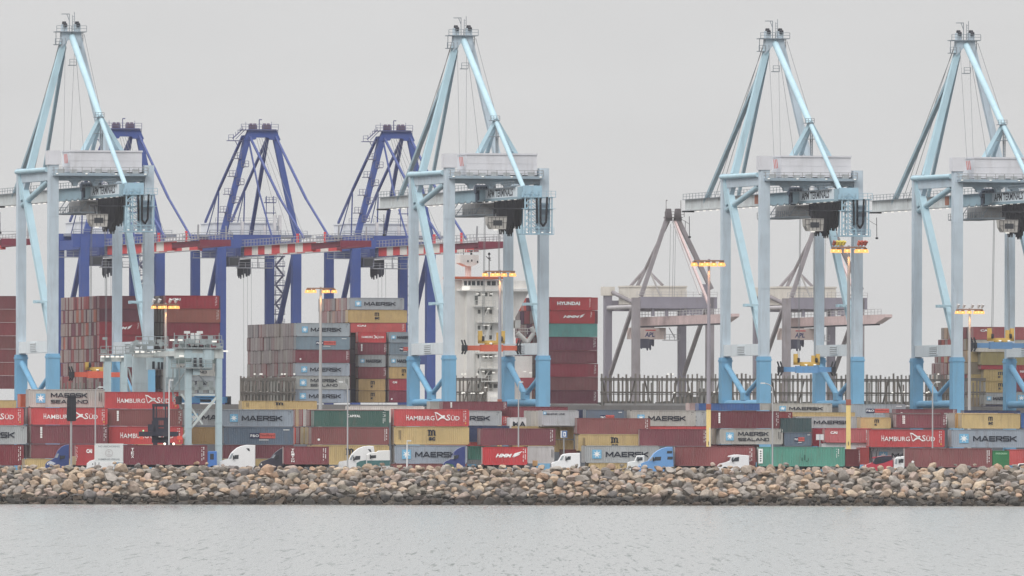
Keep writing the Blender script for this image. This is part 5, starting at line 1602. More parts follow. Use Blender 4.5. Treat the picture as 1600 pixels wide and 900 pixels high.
ship_side([
 (1521, 1606, 510.5, 530.3, (180, 96, 98), 'cai', 'faded red ship container topmost behind the rightmost lit mast'),
 (1524, 1608, 530.8, 549.5, (196, 190, 180), None, 'cream ship container behind the right-hand blue spreader'),
 (1532, 1612, 550, 570, (160, 146, 94), None, 'olive ship container under the right-hand blue spreader'),
 (1533, 1612, 570.5, 577, (168, 56, 66), None, 'narrow red ship container strip under the olive one'),
 (1537, 1586, 577.5, 595, (178, 154, 98), 'msc_sq', 'upper tan ship container with black letters left of the rightmost crane leg'),
 (1538, 1586, 595.5, 613, (178, 154, 98), 'msc_sq', 'lower tan ship container with black letters left of the rightmost crane leg'),
 (1538, 1586, 613.5, 631.5, (164, 168, 170), 'tinymaersk', 'grey ship container with small dark letters left of the rightmost crane leg'),
 (1538, 1586, 632, 650, (58, 58, 82), 'partial_c', 'dark navy ship container with one white letter left of the rightmost crane leg'),
 (1587.5, 1640, 570.5, 591, (180, 58, 68), 'tinyham', 'red ship container with white letters cut by the right edge'),
 (1587.5, 1640, 591.5, 612, (120, 58, 72), None, 'maroon ship container under the red one at the right edge'),
 (1587.5, 1640, 612.5, 631, (162, 166, 168), 'maersk', 'grey ship container under the maroon one at the right edge'),
], v=48)

# rows of container ends behind each side face: the stack of grey ones singly, the rest as one mass
ORD = ('first', 'second', 'third', 'fourth', 'fifth', 'sixth', 'seventh', 'eighth', 'ninth', 'tenth', 'eleventh', 'twelfth', 'thirteenth', 'fourteenth', 'fifteenth', 'sixteenth', 'seventeenth', 'eighteenth')
PAL_G = [(138, 124, 126), (146, 138, 138), (126, 112, 116), (130, 86, 90), (142, 76, 80), (112, 106, 112), (152, 146, 142), (120, 78, 84), (140, 128, 122), (132, 108, 110)]
PAL_M = [(126, 70, 76), (118, 64, 72), (144, 82, 76), (110, 64, 74), (134, 78, 80), (104, 64, 76), (138, 70, 74), (124, 76, 80), (150, 92, 80), (114, 72, 80)]
PAL_X = [(150, 130, 118), (176, 150, 104), (132, 80, 80), (164, 160, 156), (146, 70, 72), (120, 110, 108), (182, 160, 120)]
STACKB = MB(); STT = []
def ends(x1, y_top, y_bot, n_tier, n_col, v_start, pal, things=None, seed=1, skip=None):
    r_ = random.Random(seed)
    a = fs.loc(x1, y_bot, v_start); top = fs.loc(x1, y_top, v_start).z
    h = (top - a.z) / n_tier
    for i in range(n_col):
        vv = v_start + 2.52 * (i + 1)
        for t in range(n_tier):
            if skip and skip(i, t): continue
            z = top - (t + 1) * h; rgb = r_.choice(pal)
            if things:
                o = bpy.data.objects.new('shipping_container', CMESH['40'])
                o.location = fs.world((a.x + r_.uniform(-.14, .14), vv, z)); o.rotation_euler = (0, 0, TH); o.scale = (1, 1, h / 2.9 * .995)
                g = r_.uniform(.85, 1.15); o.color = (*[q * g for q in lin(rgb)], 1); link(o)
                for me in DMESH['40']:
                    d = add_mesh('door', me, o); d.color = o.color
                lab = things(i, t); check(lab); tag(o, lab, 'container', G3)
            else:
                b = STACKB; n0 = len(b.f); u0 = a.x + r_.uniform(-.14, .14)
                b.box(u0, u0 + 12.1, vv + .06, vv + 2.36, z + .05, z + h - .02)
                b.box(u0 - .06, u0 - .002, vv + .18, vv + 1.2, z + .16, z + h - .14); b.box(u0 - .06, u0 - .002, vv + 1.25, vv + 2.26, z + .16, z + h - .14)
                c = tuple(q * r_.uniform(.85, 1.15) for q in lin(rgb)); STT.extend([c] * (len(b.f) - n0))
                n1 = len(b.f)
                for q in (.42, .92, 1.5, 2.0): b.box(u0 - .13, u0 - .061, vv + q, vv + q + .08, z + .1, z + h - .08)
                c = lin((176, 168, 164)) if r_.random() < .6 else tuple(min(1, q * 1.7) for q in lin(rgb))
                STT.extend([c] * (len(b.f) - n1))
ends(462.5, 504.5, 629, 6, 17, SV, PAL_G, lambda i, t: f'{T_[t]} tier container end, {ORD[i]} row behind the grey starred side of the middle ship stack', 3)
ends(545, 465, 504, 2, 10, 56, PAL_G + [(170, 120, 100)], lambda i, t: f'{("upper", "lower")[t]} container end, {ORD[i]} row back on the tallest middle ship stack', 4)
ends(155, 462, 607, 7, 14, SV, PAL_M, None, 5)
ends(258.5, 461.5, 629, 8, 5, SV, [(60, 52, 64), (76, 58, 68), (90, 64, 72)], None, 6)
ends(850, 464, 630, 8, 9, SV + 6, [(120, 60, 70), (90, 56, 74), (176, 82, 76), (84, 60, 80)], None, 7)
ends(547, 504.5, 629, 6, 4, 56, [(66, 62, 78), (80, 70, 80)], None, 8)  # dark palette paints the shadow of the gap into these ends
ends(1521, 510.5, 640, 7, 12, 48, PAL_X + PAL_M[:4], None, 9, lambda i, t: t < max(0, int((i - 7) * .8)))
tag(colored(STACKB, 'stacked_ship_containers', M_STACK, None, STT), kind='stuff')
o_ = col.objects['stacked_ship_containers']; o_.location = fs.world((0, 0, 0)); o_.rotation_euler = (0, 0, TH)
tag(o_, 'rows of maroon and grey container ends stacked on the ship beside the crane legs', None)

# ================================================================== lorries
RD = 2196.0
SPX = F / RD          # photo pixels per metre at the road
def wheel_mesh(r=.52, w_=.32):
    b = MB(); b.tube((0, 0, 0), (0, w_, 0), r, 18); b.cur = 1; b.tube((0, -.015, 0), (0, 0, 0), r * .55, 14); b.tube((0, w_, 0), (0, w_ + .015, 0), r * .55, 14)
    return b.mesh('wheel', [M_RUBBER, paint((190, 190, 192), .2)])
WHEEL = wheel_mesh()
def slab(b, poly, y0, y1, inset):
    """side profile as a body with rounded flanks"""
    n = len(poly); cx = sum(p[0] for p in poly) / n; cz = sum(p[1] for p in poly) / n
    rings = []
    for y, k in ((y0, inset), (y0 + .06, inset * .35), (y0 + .16, 0), (y1 - .16, 0), (y1 - .06, inset * .35), (y1, inset)):
        ring = []
        for x, z in poly:
            d = Vector((cx - x, cz - z)); d = d.normalized() * k if d.length > 0 else d
            ring.append((x + d.x, y, z + d.y))
        rings.append(ring)
    vs = [p for r in rings for p in r]
    fs = [tuple(range(n)), tuple(range(6 * n - 1, 5 * n - 1, -1))]
    for q in range(5): fs += [(q * n + i, (q + 1) * n + i, (q + 1) * n + (i + 1) % n, q * n + (i + 1) % n) for i in range(n)]
    b.raw(vs, fs)
def tractor(px0, ppoly, rgb, label, windows, shield, D=RD, extra=None, lower=None, stacks=(), visor=None, wheels=(1.1, 4.6, 5.9), frame_to=7.2):
    """px0: photo column of the nose; outlines are photo pixels relative to (px0, 741)"""
    s = F / D
    base = P(px0, 741, D); base.z = ROAD
    root = empty('lorry_tractor', base, R(3), label, 'lorry', 'lorries on the shore road'); check(label)
    pm = lambda p: (p[0] / s, (741 - p[1]) / s - (ROAD - (EYE - (741 - YH) / s)) )
    poly = [pm(p) for p in ppoly]
    b = MB(); slab(b, poly, 0, 2.5, .09)
    body = b.build('cab_body', paint(rgb, .1, .35), root)
    for w_ in windows:
        b = MB(); b.prism([pm(p) for p in w_], 'y', -.03, .2); b.build('window', M_GLASS, body)
    if shield:
        b = MB(); (xa, za), (xb, zb) = pm(shield[0]), pm(shield[1])
        b.raw([(xa - .03, .15, za), (xb - .03, .15, zb), (xb - .03, 2.35, zb), (xa - .03, 2.35, za), (xa + .06, .12, za), (xb + .06, .12, zb), (xb + .06, 2.38, zb), (xa + .06, 2.38, za)],
              [(0, 1, 2, 3), (4, 7, 6, 5), (0, 4, 5, 1), (1, 5, 6, 2), (2, 6, 7, 3), (3, 7, 4, 0)])
        # the side quarter of the windscreen
        b.prism([pm((shield[0][0] + .3, shield[0][1])), pm((shield[1][0] + .3, shield[1][1])), pm((shield[1][0] + 3.2, shield[1][1] + .3)), pm((shield[0][0] + 4.2, shield[0][1] + .2))], 'y', -.02, .2)
        b.build('windscreen', plain((150, 158, 164), .12, 'pale_glass'), body)
    if lower:
        for pl, c in lower:
            b = MB(); b.prism([pm(p) for p in pl], 'y', -.025, .15); b.build('side_panel', paint(c, .15, .4), body)
    if visor:
        b = MB(); b.prism([pm(p) for p in visor], 'y', .05, 2.45); b.build('sun_visor', paint(rgb, .1, .4), body)
    for px, y in stacks:
        b = MB(); x, z = pm((px, y)); b.tube((x, .2, 1.2), (x, .2, z), .11, 8); b.tube((x, .2, z), (x + .18, .2, z + .15), .1, 8); b.build('exhaust_stack', plain((60, 60, 66), .4, 'dark_pipe'), root)
    if windows:
        x, z = pm((windows[0][0][0], windows[0][0][1])); b = MB(); b.box(x - .12, x + .06, -.34, -.12, z - .1, z + .55); b.beam((x, -.2, z), (x, .1, z + .1), .06); b.build('mirror', M_DARK, root)
    b = MB(); b.box(.3, frame_to, .75, 1.75, .62, .95); b.box(2.6, 3.9, .1, .6, .5, 1.1); b.build('chassis_frame', M_DARK, root)
    b = MB(); b.box(-.12, .12, .12, 2.38, .45, .85); b.build('bumper', paint((190, 190, 194), .2), root)
    b = MB(); b.box(.25, .45, -.02, .1, 1.15, 1.4); b.build('headlight', plain((220, 220, 214), .3, 'lamp_glass'), body)
    for x in wheels:
        for y in ((.0, 2.18) if x == wheels[0] else (.0, 2.18)):
            add_mesh('wheel', WHEEL, root, (x, y, .52))
    return root
sleeper = lambda k=1.0: [(0, 737), (0, 727), (1.5, 722.5), (10, 719), (15, 718), (19.5, 709), (23, 705.5), (29, 700.5), (36, 697.6), (44, 696), (57.5, 696.4), (57.5, 737)]
sw = [[(23.5, 718), (25, 712), (31.5, 711.5), (31, 718)]]
tractor(341.5, sleeper(), (222, 222, 222), 'white round-roofed lorry beside the gantry leg', sw + [[(43, 701), (48, 701.5), (49, 706), (46, 705)]], ((15.5, 717.5), (20, 709)))
tractor(71, [(0, 737), (0, 727), (3, 723), (10, 719.5), (14, 717), (19, 706), (25, 699.5), (31, 696.6), (37, 696), (37, 737)], (52, 72, 128), 'dark blue lorry at the far left below the black panel', [[(23.5, 718.5), (24.5, 713.5), (31, 713), (30, 718)]], ((14.5, 716.5), (18, 710)), lower=[([(3, 724), (8, 721.5), (16, 725), (10, 730)], (190, 196, 210))])
tractor(405, [(0, 737), (0, 727), (4, 722), (13, 718.5), (18, 716.5), (22, 711), (26, 707), (33, 702), (42, 698), (42, 737)], (58, 56, 70), 'black lorry pulling a short maroon container', [[(26, 718), (27, 712.5), (31, 711), (31, 717)]], ((18.5, 716.5), (22.5, 711)))
tractor(529, [(0, 737), (0, 726.5), (2, 722), (12, 720.3), (16, 719.5), (20, 711), (24, 706.5), (31, 701), (39, 698), (48, 697), (55, 697.5), (57, 711), (57, 737)], (220, 220, 220), 'white lorry with green lower panels left of the white box body', [[(24, 719.5), (26.5, 713), (34, 712.8), (33.5, 718.5)], [(45.5, 702), (50, 702.5), (51.5, 707), (48.5, 706)]], ((16.5, 719), (20.5, 711.5)),
        lower=[([(28, 724), (33, 721), (47, 718.5), (57, 719), (57, 735), (28, 735)], (70, 112, 112))])
tractor(575, [(-2, 737), (-2, 711), (3, 708), (14, 706.5), (17, 704.5), (34.5, 704), (34.5, 737)], (216, 216, 214), 'white and green day-cab lorry close behind the white lorry', [[(4, 716.5), (5, 712), (12.5, 711.5), (12.5, 716)]], None,
        lower=[([(-1.5, 720), (34.3, 719.5), (34.3, 728), (-1.5, 729)], (66, 108, 110))], D=RD - 4.6, wheels=(.4, 2.0, 3.0), frame_to=3.4)
tractor(693, [(0, 737), (0, 725), (3, 721.5), (11, 718), (15, 711), (17, 706), (21, 702), (28, 698.5), (34, 697.3), (34, 737)], (54, 66, 122), 'navy lorry in front of the grey starred container in mid-photo', [[(17.5, 717), (19, 711.5), (24, 711), (23, 716.5)]], ((11.5, 717.5), (15.5, 711)), lower=[([(0.5, 735), (1, 727), (5, 724), (15, 726), (20, 735)], (70, 104, 80))])
tractor(862, [(0, 737), (0, 724), (2, 722.5), (11, 719.5), (15.5, 711.5), (18, 709.5), (28, 708), (44.5, 707.5), (45, 737)], (228, 228, 230), 'white flat-roofed lorry in front of the yellow containers', [[(22.5, 718.5), (25, 713), (30, 712.5), (29.5, 718)]], ((12, 719), (16, 712)))
tractor(981, [(0, 737), (0, 723), (4, 721), (11, 720), (14, 713), (15, 711.5), (26, 711), (26, 737)], (222, 224, 222), 'white lorry nose showing just left of the light blue lorry', [[(16, 719.5), (18, 714), (23, 714), (23, 719)]], ((11.5, 719.5), (14.5, 713)), D=RD + 5, wheels=(1.0,), frame_to=2.4)
tractor(997, [(0, 737), (0, 730), (3, 725), (11, 721.5), (16, 720), (21, 713.5), (25, 708), (31, 703.5), (38, 700), (46, 697.8), (54, 698), (56.5, 737)], (98, 150, 204), 'light blue lorry with two square sleeper windows', [[(24, 719.5), (26.5, 713.5), (36, 713), (35.5, 719)], [(45, 708), (45.5, 704), (53.5, 704), (53, 708)], [(45.5, 717.5), (46, 713), (54.5, 713), (54, 717.5)]], ((17, 719.5), (21.5, 713.5)))
tractor(1122, [(0, 737), (0, 727), (3, 724), (13, 721.5), (19, 719), (21, 713), (22, 711), (30, 709.5), (48.5, 711), (49, 737)], (226, 226, 228), 'white lorry with a sun visor in front of the brown-maroon trailer box', [[(23, 720.5), (26, 714.5), (33, 713), (32.5, 720)]], ((19.5, 719), (21.8, 713.3)), visor=[(16, 713.2), (18, 711), (27, 709.3), (27, 711.5), (20, 713.6)])
tractor(1349, [(0, 739), (0, 728), (2, 726), (12, 722.5), (15.5, 720), (17, 716), (19, 713.5), (30, 711), (44, 711), (46.5, 719), (46.5, 739)], (190, 56, 76), 'red and black lorry with upright exhausts below the red white-lettered container', [[(21, 721), (22.5, 715.5), (28, 715), (28, 720.5)]], ((14.5, 721.5), (17.5, 715.5)),
        lower=[([(14, 722.5), (19, 713.8), (30, 711.3), (43.8, 711.3), (45.5, 717), (32, 722), (20, 724.5)], (48, 50, 66))], stacks=((13.5, 703.5), (20.5, 703)), visor=[(13, 715), (15, 713), (21, 712.3), (21, 714)])
tractor(1396, [(0, 739), (0.5, 729), (1.5, 717), (2.5, 714), (8, 712.5), (17, 711.5), (17, 739)], (224, 226, 226), 'white cab-over lorry pulling the long brown container at right', [[(9, 721.5), (11, 715.5), (16, 716), (15.5, 722)]], ((1.6, 724), (3, 716)), wheels=(1.0,), frame_to=3.0, stacks=((3, 709.5), (11, 709.5)))
# terminal tug cab in the gantry's shade
lab = 'small bright blue terminal tractor cab beside the gantry leg'
t = empty('terminal_tractor', P(324, 741, RD - 1) * 1.0, 0, lab, 'tractor', None); t.location.z = ROAD; check(lab)
b = MB(); slab(b, [(0, .6), (0, 3.05), (.15, 3.3), (1.45, 3.3), (1.5, .6)], 0, 2.0, .06); cb = b.build('cab_body', paint((66, 118, 190), .15, .4), t)
b = MB(); b.box(.42, 1.0, -.03, .1, 2.0, 2.9); b.build('window', M_GLASS, cb)
b = MB(); b.box(-.03, .05, .25, 1.75, 1.9, 2.95); b.build('windscreen', M_GLASS, cb)
b = MB(); b.box(0, 5.5, .5, 1.6, .5, .8); b.build('chassis_frame', M_DARK, t)
for x in (.8, 4.5):
    for y in (0, 1.7): add_mesh('wheel', WHEEL, t, (x, y, .52))
# white pickup by the sign
lab = 'small white van with its bonnet showing left of the warning sign'
t = empty('van', P(135, 741, RD - 3), 0, lab, 'van', None); t.location.z = ROAD; check(lab)
b = MB(); slab(b, [(0, .5), (.05, 1.35), (.5, 1.75), (1.3, 2.0), (1.6, 2.25), (4.2, 2.3), (4.4, 1.4), (4.4, .5)], 0, 1.8, .08); bd = b.build('van_body', paint((224, 224, 224), .1, .35), t)
b = MB(); b.prism([(1.5, 1.75), (1.8, 2.15), (2.6, 2.18), (2.6, 1.75)], 'y', -.02, .1); b.prism([(2.8, 1.75), (2.8, 2.18), (3.8, 2.18), (3.9, 1.75)], 'y', -.02, .1); b.build('window', M_GLASS, bd)
b = MB(); b.box(.9, 1.05, -.02, .08, 1.15, 1.35); b.build('headlight', plain((70, 70, 72), .3, 'lamp_dark'), bd)
for x in (.9, 3.5):
    for y in (0, 1.5): add_mesh('wheel', WHEEL, t, (x, y, .42)).scale = (.8, 1, .8)
# two cars at the right edge
for px, lab in ((1579, 'white car roof showing over the rocks right of the green container'), (1597, 'pale car cut by the right edge over the rocks')):
    t = empty('car', P(px, 741, RD - 3), 0, lab, 'car', 'cars parked by the rocks'); t.location.z = ROAD; check(lab)
    b = MB(); slab(b, [(0, .3), (0, .85), (.9, 1.05), (1.3, 1.62), (2.6, 1.68), (3.4, 1.1), (4.1, 1.0), (4.1, .3)], 0, 1.7, .08); bd = b.build('car_body', paint((216, 216, 214), .1, .35), t)
    b = MB(); b.prism([(1.15, 1.1), (1.42, 1.52), (2.5, 1.55), (3.0, 1.12)], 'y', -.02, .1); b.build('window', M_GLASS, bd)
    for x in (.8, 3.3):
        for y in (0, 1.45): add_mesh('wheel', WHEEL, t, (x, y, .38)).scale = (.7, .8, .7)
# trailer chassis under the road boxes
for o, x1, x2, y2, v in ROADBOX:
    L_ = CM['40'][0] * o.scale.x if o.data == CMESH['40'] else CM['20'][0] * o.scale.x
    z0 = o.location.z - ROAD
    lab = 'dark trailer chassis under the ' + o['label'].split(',')[0].replace(' on a trailer', '')
    lab = ' '.join(lab.split()[:16])
    t = empty('trailer_chassis', (o.location.x, o.location.y, ROAD), o.rotation_euler.z, lab, 'trailer', 'trailers under the road boxes'); check(lab)
    b = MB(); zz = z0 - .005
    for y in (.7, 1.5): b.box(0, L_, y, y + .18, zz - .4, zz)
    for q in range(5): b.box(L_ * q / 4 - (.15 if q == 4 else 0), L_ * q / 4 + (.15 if q < 4 else 0), .0, 2.44, zz - .2, zz - .003)
    b.box(L_ * .25, L_ * .27, .4, .6, .1, zz - .2); b.box(L_ * .25, L_ * .27, 1.8, 2.0, .1, zz - .2)
    b.build('frame', M_DARK, t)
    for q in (L_ - 1.2, L_ - 2.5):
        for y in (.0, 2.1): add_mesh('wheel', WHEEL, t, (q, y, min(.52, zz * .5)))

# ================================================================== warning sign, black panel, small poles
lab = 'white rectangular warning board with faint print standing behind the rocks'
t = empty('warning_sign', (P(170, 728, 2176).x, 2176, 5.3), 0, lab, 'sign'); check(lab)
s = F / 2176; a = P(148.5, 722, 2176) - t.location; c = P(192, 693.5, 2176) - t.location
b = MB(); b.box(a.x, c.x, -.06, .06, a.z, c.z); bd = b.build('board', paint((206, 210, 210), .12), t)
b = MB(); b.box(a.x - .08, c.x + .08, -.09, -.061, c.z - .1, c.z + .03); b.box(a.x - .08, c.x + .08, -.09, -.061, a.z - .03, a.z + .07); b.box(a.x - .08, a.x + .04, -.09, -.062, a.z, c.z); b.build('edge', paint((222, 224, 224), .1), bd)
M_FAINT = plain((126, 132, 138), .7, 'faded_print')
add_mesh('lettering', text_mesh('NO ANCHORING', 3.3, .28, M_FAINT, .02), bd, (a.x + .5, -.075, c.z - .55))
add_mesh('lettering', text_mesh('SUBMERGED PIPELINE', 3.3, .26, M_FAINT, .02), bd, (a.x + .5, -.075, a.z + .3))
b = MB(); cx, cz = (a.x + c.x) / 2, (a.z + c.z) / 2
ring = [(cx + math.cos(math.pi * 2 * i / 20) * .55, cz + math.sin(math.pi * 2 * i / 20) * .55) for i in range(21)]
for p, q in zip(ring[:-1], ring[1:]): b.beam((p[0], -.07, p[1]), (q[0], -.07, q[1]), .07)
b.beam((cx, -.07, cz - .35), (cx, -.07, cz + .35), .07); b.beam((cx - .2, -.07, cz + .2), (cx + .2, -.07, cz + .2), .06); b.beam((cx - .3, -.07, cz - .2), (cx, -.07, cz - .35), .06); b.beam((cx + .3, -.07, cz - .2), (cx, -.07, cz - .35), .06)
b.build('emblem', plain((178, 172, 174), .7, 'pale_print'), bd)
b = MB()
for x in (a.x + .6, c.x - .6): b.box(x - .07, x + .07, .061, .2, -1.2, c.z - .1)
b.build('post', M_STEEL, t)

lab = 'black rectangular panel on a grey pole in front of the left stacks'
t = empty('panel_sign', (P(111, 728, 2176).x, 2176, 5.3), 0, lab, 'sign'); check(lab)
b = MB(); b.tube((0, .2, -1.2), (0, .2, P(111, 619, 2176).z - 5.3), .17, 12); b.build('pole', paint((158, 158, 160), .2), t)
a = P(104, 655.5, 2176) - t.location; c = P(119, 618, 2176) - t.location
b = MB(); z0, z1 = a.z, c.z
b.prism([(a.x + .1, z0 - .25), (c.x - .1, z0 - .25), (c.x, z0), (c.x - .05, z1), (a.x + .1, z1 + .02), (a.x, z0 + .1)], 'y', -.25, .0)
bd = b.build('panel', plain((34, 36, 44), .6, 'black_panel'), t)
b = MB()
for q in range(3): b.box(a.x + .3 + q * .42, a.x + .36 + q * .42, -.28, -.251, z0 + .1, z1 - .1)
b.build('rib', plain((46, 48, 56), .6, 'black_panel'), bd)

def street_lamp(px, ytop, ybot, D, arm, lab, rgb=(170, 170, 172)):
    z0 = ROAD if D < 2222 else GROUND
    p = P(px, ytop, D); t = empty('street_lamp', (p.x, D, z0), 0, lab, 'street lamp', 'thin street lamps'); check(lab)
    h = p.z - z0; b = MB(); b.tube((0, 0, 0), (0, 0, h), .13, 10, .09)
    b.path([(0, 0, h), (arm * .3, 0, h + .5), (arm * .8, 0, h + .75)], .07, 8)
    b.build('pole', paint(rgb, .15), t)
    b = MB(); b.box(arm * .75 - .1, arm * .75 + .6 * (1 if arm > 0 else -1), -.18, .18, h + .62, h + .82) if arm > 0 else b.box(arm * .75 - .6, arm * .75 + .1, -.18, .18, h + .62, h + .82)
    b.build('lamp_head', paint((206, 208, 208), .1), t)
    b = MB(); b.tube((0, 0, 0), (0, 0, .8), .3, 10); b.build('base', paint((150, 150, 150), .2), t)
street_lamp(543, 604, 730, 2186, -1.1, 'thin street lamp in front of the dark green container')
street_lamp(148.8, 612, 694, 2188, .8, 'thin street lamp rising above the white warning board')
street_lamp(810, 604, 700, 2225, .2, 'thin street lamp in front of the plain maroon container')
street_lamp(1207, 606, 730, 2186, -1.7, 'thin street lamp at the left end of the teal container')
street_lamp(1457, 604, 698, 2225, .8, 'thin street lamp in front of the right-hand red white-lettered container')
street_lamp(264, 601, 700, 2225, .1, 'thin white pole in front of the lift truck', (216, 214, 214))
street_lamp(636, 696, 728, 2186, .05, 'short white pole over the star of the mid-photo grey container', (220, 220, 220))
def small_sign(px, y0, y1, half, D, lab, blue):
    z0 = GROUND; c = P(px, y1, D); t = empty('sign_post', (c.x, D, z0), 0, lab, 'sign'); check(lab)
    s = F / D; h0 = P(px, y1, D).z - z0; h1 = P(px, y0, D).z - z0; w_ = half / s
    b = MB(); b.tube((0, .1, 0), (0, .1, h0 + .2), .1, 8); b.build('post', M_STEEL, t)
    b = MB(); b.box(-w_, w_, -.08, .05, h0, h1); bd = b.build('sign_board', paint((206, 208, 210), .1), t)
    if blue:
        b = MB(); b.box(-w_ * .55, w_, -.1, -.081, h0 + .05, h1 - .03); b.build('blue_field', paint((74, 110, 160), .1), bd)
        b = MB(); b.box(-w_ * .15, w_ * .6, -.12, -.101, h0 + .2, h1 - .2); b.build('white_mark', M_WHITE, bd)
        b = MB(); b.box(w_ * .05, w_ * .4, -.135, -.121, h0 + .35, h1 - .35); b.build('blue_mark', paint((74, 110, 160), .1), bd)
    else:
        b = MB(); b.box(-.06, .06, -.1, -.081, h0, h1); b.build('strip', paint((150, 160, 172), .1), bd)
small_sign(881, 673, 684, 5.2, 2262, 'small blue and white square sign on a post before yellow containers', True)
small_sign(1281, 678.5, 687.5, 6, 2262, 'small pale grey sign on a post before the crimson container end', False)
def crate(px, y0, y1, half, D, rgb, lab):
    c = P(px, y1, D); s = F / D
    o = empty('utility_box', (c.x, D, c.z), 0, lab, 'box'); check(lab)
    b = MB(); w_ = half / s; h = (y1 - y0) / s; b.box(-w_, w_, -.6, .6, 0, h); b.build('casing', paint(rgb, .2), o)
    b = MB(); b.box(-w_ * .8, w_ * .8, -.64, -.601, h * .1, h * .9); b.build('door_panel', paint(tuple(q * .92 for q in rgb), .2), o)
    b = MB(); b.box(-w_ * .5, w_ * .5, -.4, .4, ROAD - c.z, -.003); b.build('stand', M_DARK, o)
crate(836, 719.5, 728, 4, 2200, (214, 170, 110), 'small orange-tan box between the trailer and the white flat-roofed lorry')
crate(115.5, 713, 726, 3.2, 2178, (190, 164, 130), 'small tan box behind the rocks right of the black panel pole')

# ================================================================== lit light masts
def light_mast(px, ytop, D, half, nl, lab, yellow_to=None, upper=(), rgb=(168, 168, 168)):
    p = P(px, ytop, D); t = empty('light_mast', (p.x, D, GROUND), 0, lab, 'light mast', 'tall lit light masts'); check(lab)
    s = F / D; h = p.z - GROUND; hw = half / s
    b = MB(); b.tube((0, 0, 0), (0, 0, h + .3), .42, 14, .2)
    b.build('pole', paint(rgb, .2), t)
    if yellow_to:
        zt = P(px, yellow_to, D).z - GROUND
        b = MB(); b.box(-.36, .36, -.44, .44, 0, zt); bs_ = b.build('yellow_sleeve', paint((228, 200, 122), .25), t)
        b = MB(); b.box(-.40, .40, -.5, .5, zt + .003, zt + .9); b.build('sleeve_cap', paint((160, 92, 74), .3), bs_)
        b = MB()
        for q in range(4): b.box(.361, .39, -.3, .3, 1.0 + q * 1.6, 2.0 + q * 1.6); b.box(-.06, .06, -.47, -.441, 1.0 + q * 1.6, 1.6 + q * 1.6)
        b.build('rungs', M_CAST, bs_)
    b = MB(); n_ = 20
    ring = [(math.cos(2 * math.pi * i / n_) * hw, math.sin(2 * math.pi * i / n_) * hw * .7, h) for i in range(n_ + 1)]
    for a, c in zip(ring[:-1], ring[1:]): b.beam(a, c, .2, .2)
    b.beam((-hw, 0, h), (hw, 0, h), .2, .2); b.beam((0, -hw * .7, h), (0, hw * .7, h), .2, .2)
    b.build('lamp_ring', paint((150, 112, 92), .3), t)
    nl = 6
    for i in range(nl):
        a = 2 * math.pi * (i + .2 + .25 * math.sin(i * 5 + px)) / nl; x, y = math.cos(a) * hw, math.sin(a) * hw * .7
        hd = add_mesh('lamp_head', HEADM, t, (x, y, h)); add_mesh('lamp_glass', GLOWM, hd, (0, 0, 0)); add_mesh('lamp_core', COREM, hd, (0, 0, 0))
    ld = bpy.data.lights.new('lamp_light', 'SPOT'); ld.spot_size = R(125); ld.spot_blend = 0.5; ld.energy = 900.0; ld.color = (1.0, 0.46, 0.14); ld.shadow_soft_size = 0.3
    lo = bpy.data.objects.new('lamp_light', ld); lo.location = (0, -1.3, h - .9); link(lo, t)
    for dx, rgb2 in upper:
        b = MB(); x = dx / s; b.tube((x, 0, h + .35), (x + .25, -.2, h + 1.0), .24, 8, .34); b.beam((x, 0, h), (x, 0, h + .5), .08); b.build('spot_head', paint(rgb2, .1), t)
    return t
b = MB(); b.box(-.3, .3, -.35, .35, -.32, -.1); HEADM = b.mesh('lamp_head', paint((120, 96, 80), .3))
b = MB(); b.tube((0, 0, -.86), (0, 0, -.321), .55, 12, .46); GLOWM = b.mesh('lamp_glass', M_LAMP)
b = MB(); b.tube((0, -.56, -.55), (0, .56, -.55), .13, 8); COREM = b.mesh('lamp_core', M_CORE)
light_mast(500.5, 450.5, 2640, 21, 9, 'lit light mast in front of the grey middle ship stack')
light_mast(258.5, 475.5, 2760, 19, 9, 'lit light mast in front of the crimson ship container at left', upper=((-20, (200, 200, 200)), (-11, (200, 200, 200)), (6, (200, 200, 200)), (15, (200, 200, 200))))
light_mast(780.5, 424, 2420, 23, 10, 'lit light mast in front of the white deckhouse', yellow_to=632, rgb=(150, 154, 164))
light_mast(1107, 407.5, 2262, 23, 10, 'lit light mast left of the third light blue crane', yellow_to=640, rgb=(150, 146, 156))
light_mast(1325.5, 386.5, 2250, 26, 10, 'tallest lit light mast with a long yellow sleeve at its foot', yellow_to=633, upper=((-24, (150, 84, 70)), (-19, (200, 180, 60)), (-14, (200, 190, 60)), (-9, (206, 190, 70)), (15, (180, 90, 70)), (20, (170, 84, 74)), (25, (160, 80, 70))), rgb=(150, 150, 152))
light_mast(1514.5, 483.5, 2780, 20, 10, 'lit light mast in front of the right-hand ship stack', upper=((-19, (190, 190, 190)), (-10, (190, 190, 190)), (3, (190, 190, 190)), (13, (190, 190, 190)), (19, (190, 190, 190))))

# white pole at the foot of the 1107 mast
lab = 'thin white pole right of the maroon container at the mast foot'
t = empty('pole', (P(1109, 640, 2256).x, 2256, GROUND), 0, lab, 'pole'); check(lab)
b = MB(); b.tube((0, 0, 0), (0, 0, P(1109, 668, 2256).z - GROUND), .09, 8); b.build('shaft', paint((222, 220, 216), .1), t)
b = MB(); b.tube((0, 0, 0), (0, 0, .6), .2, 8); b.build('base', M_STEEL, t)

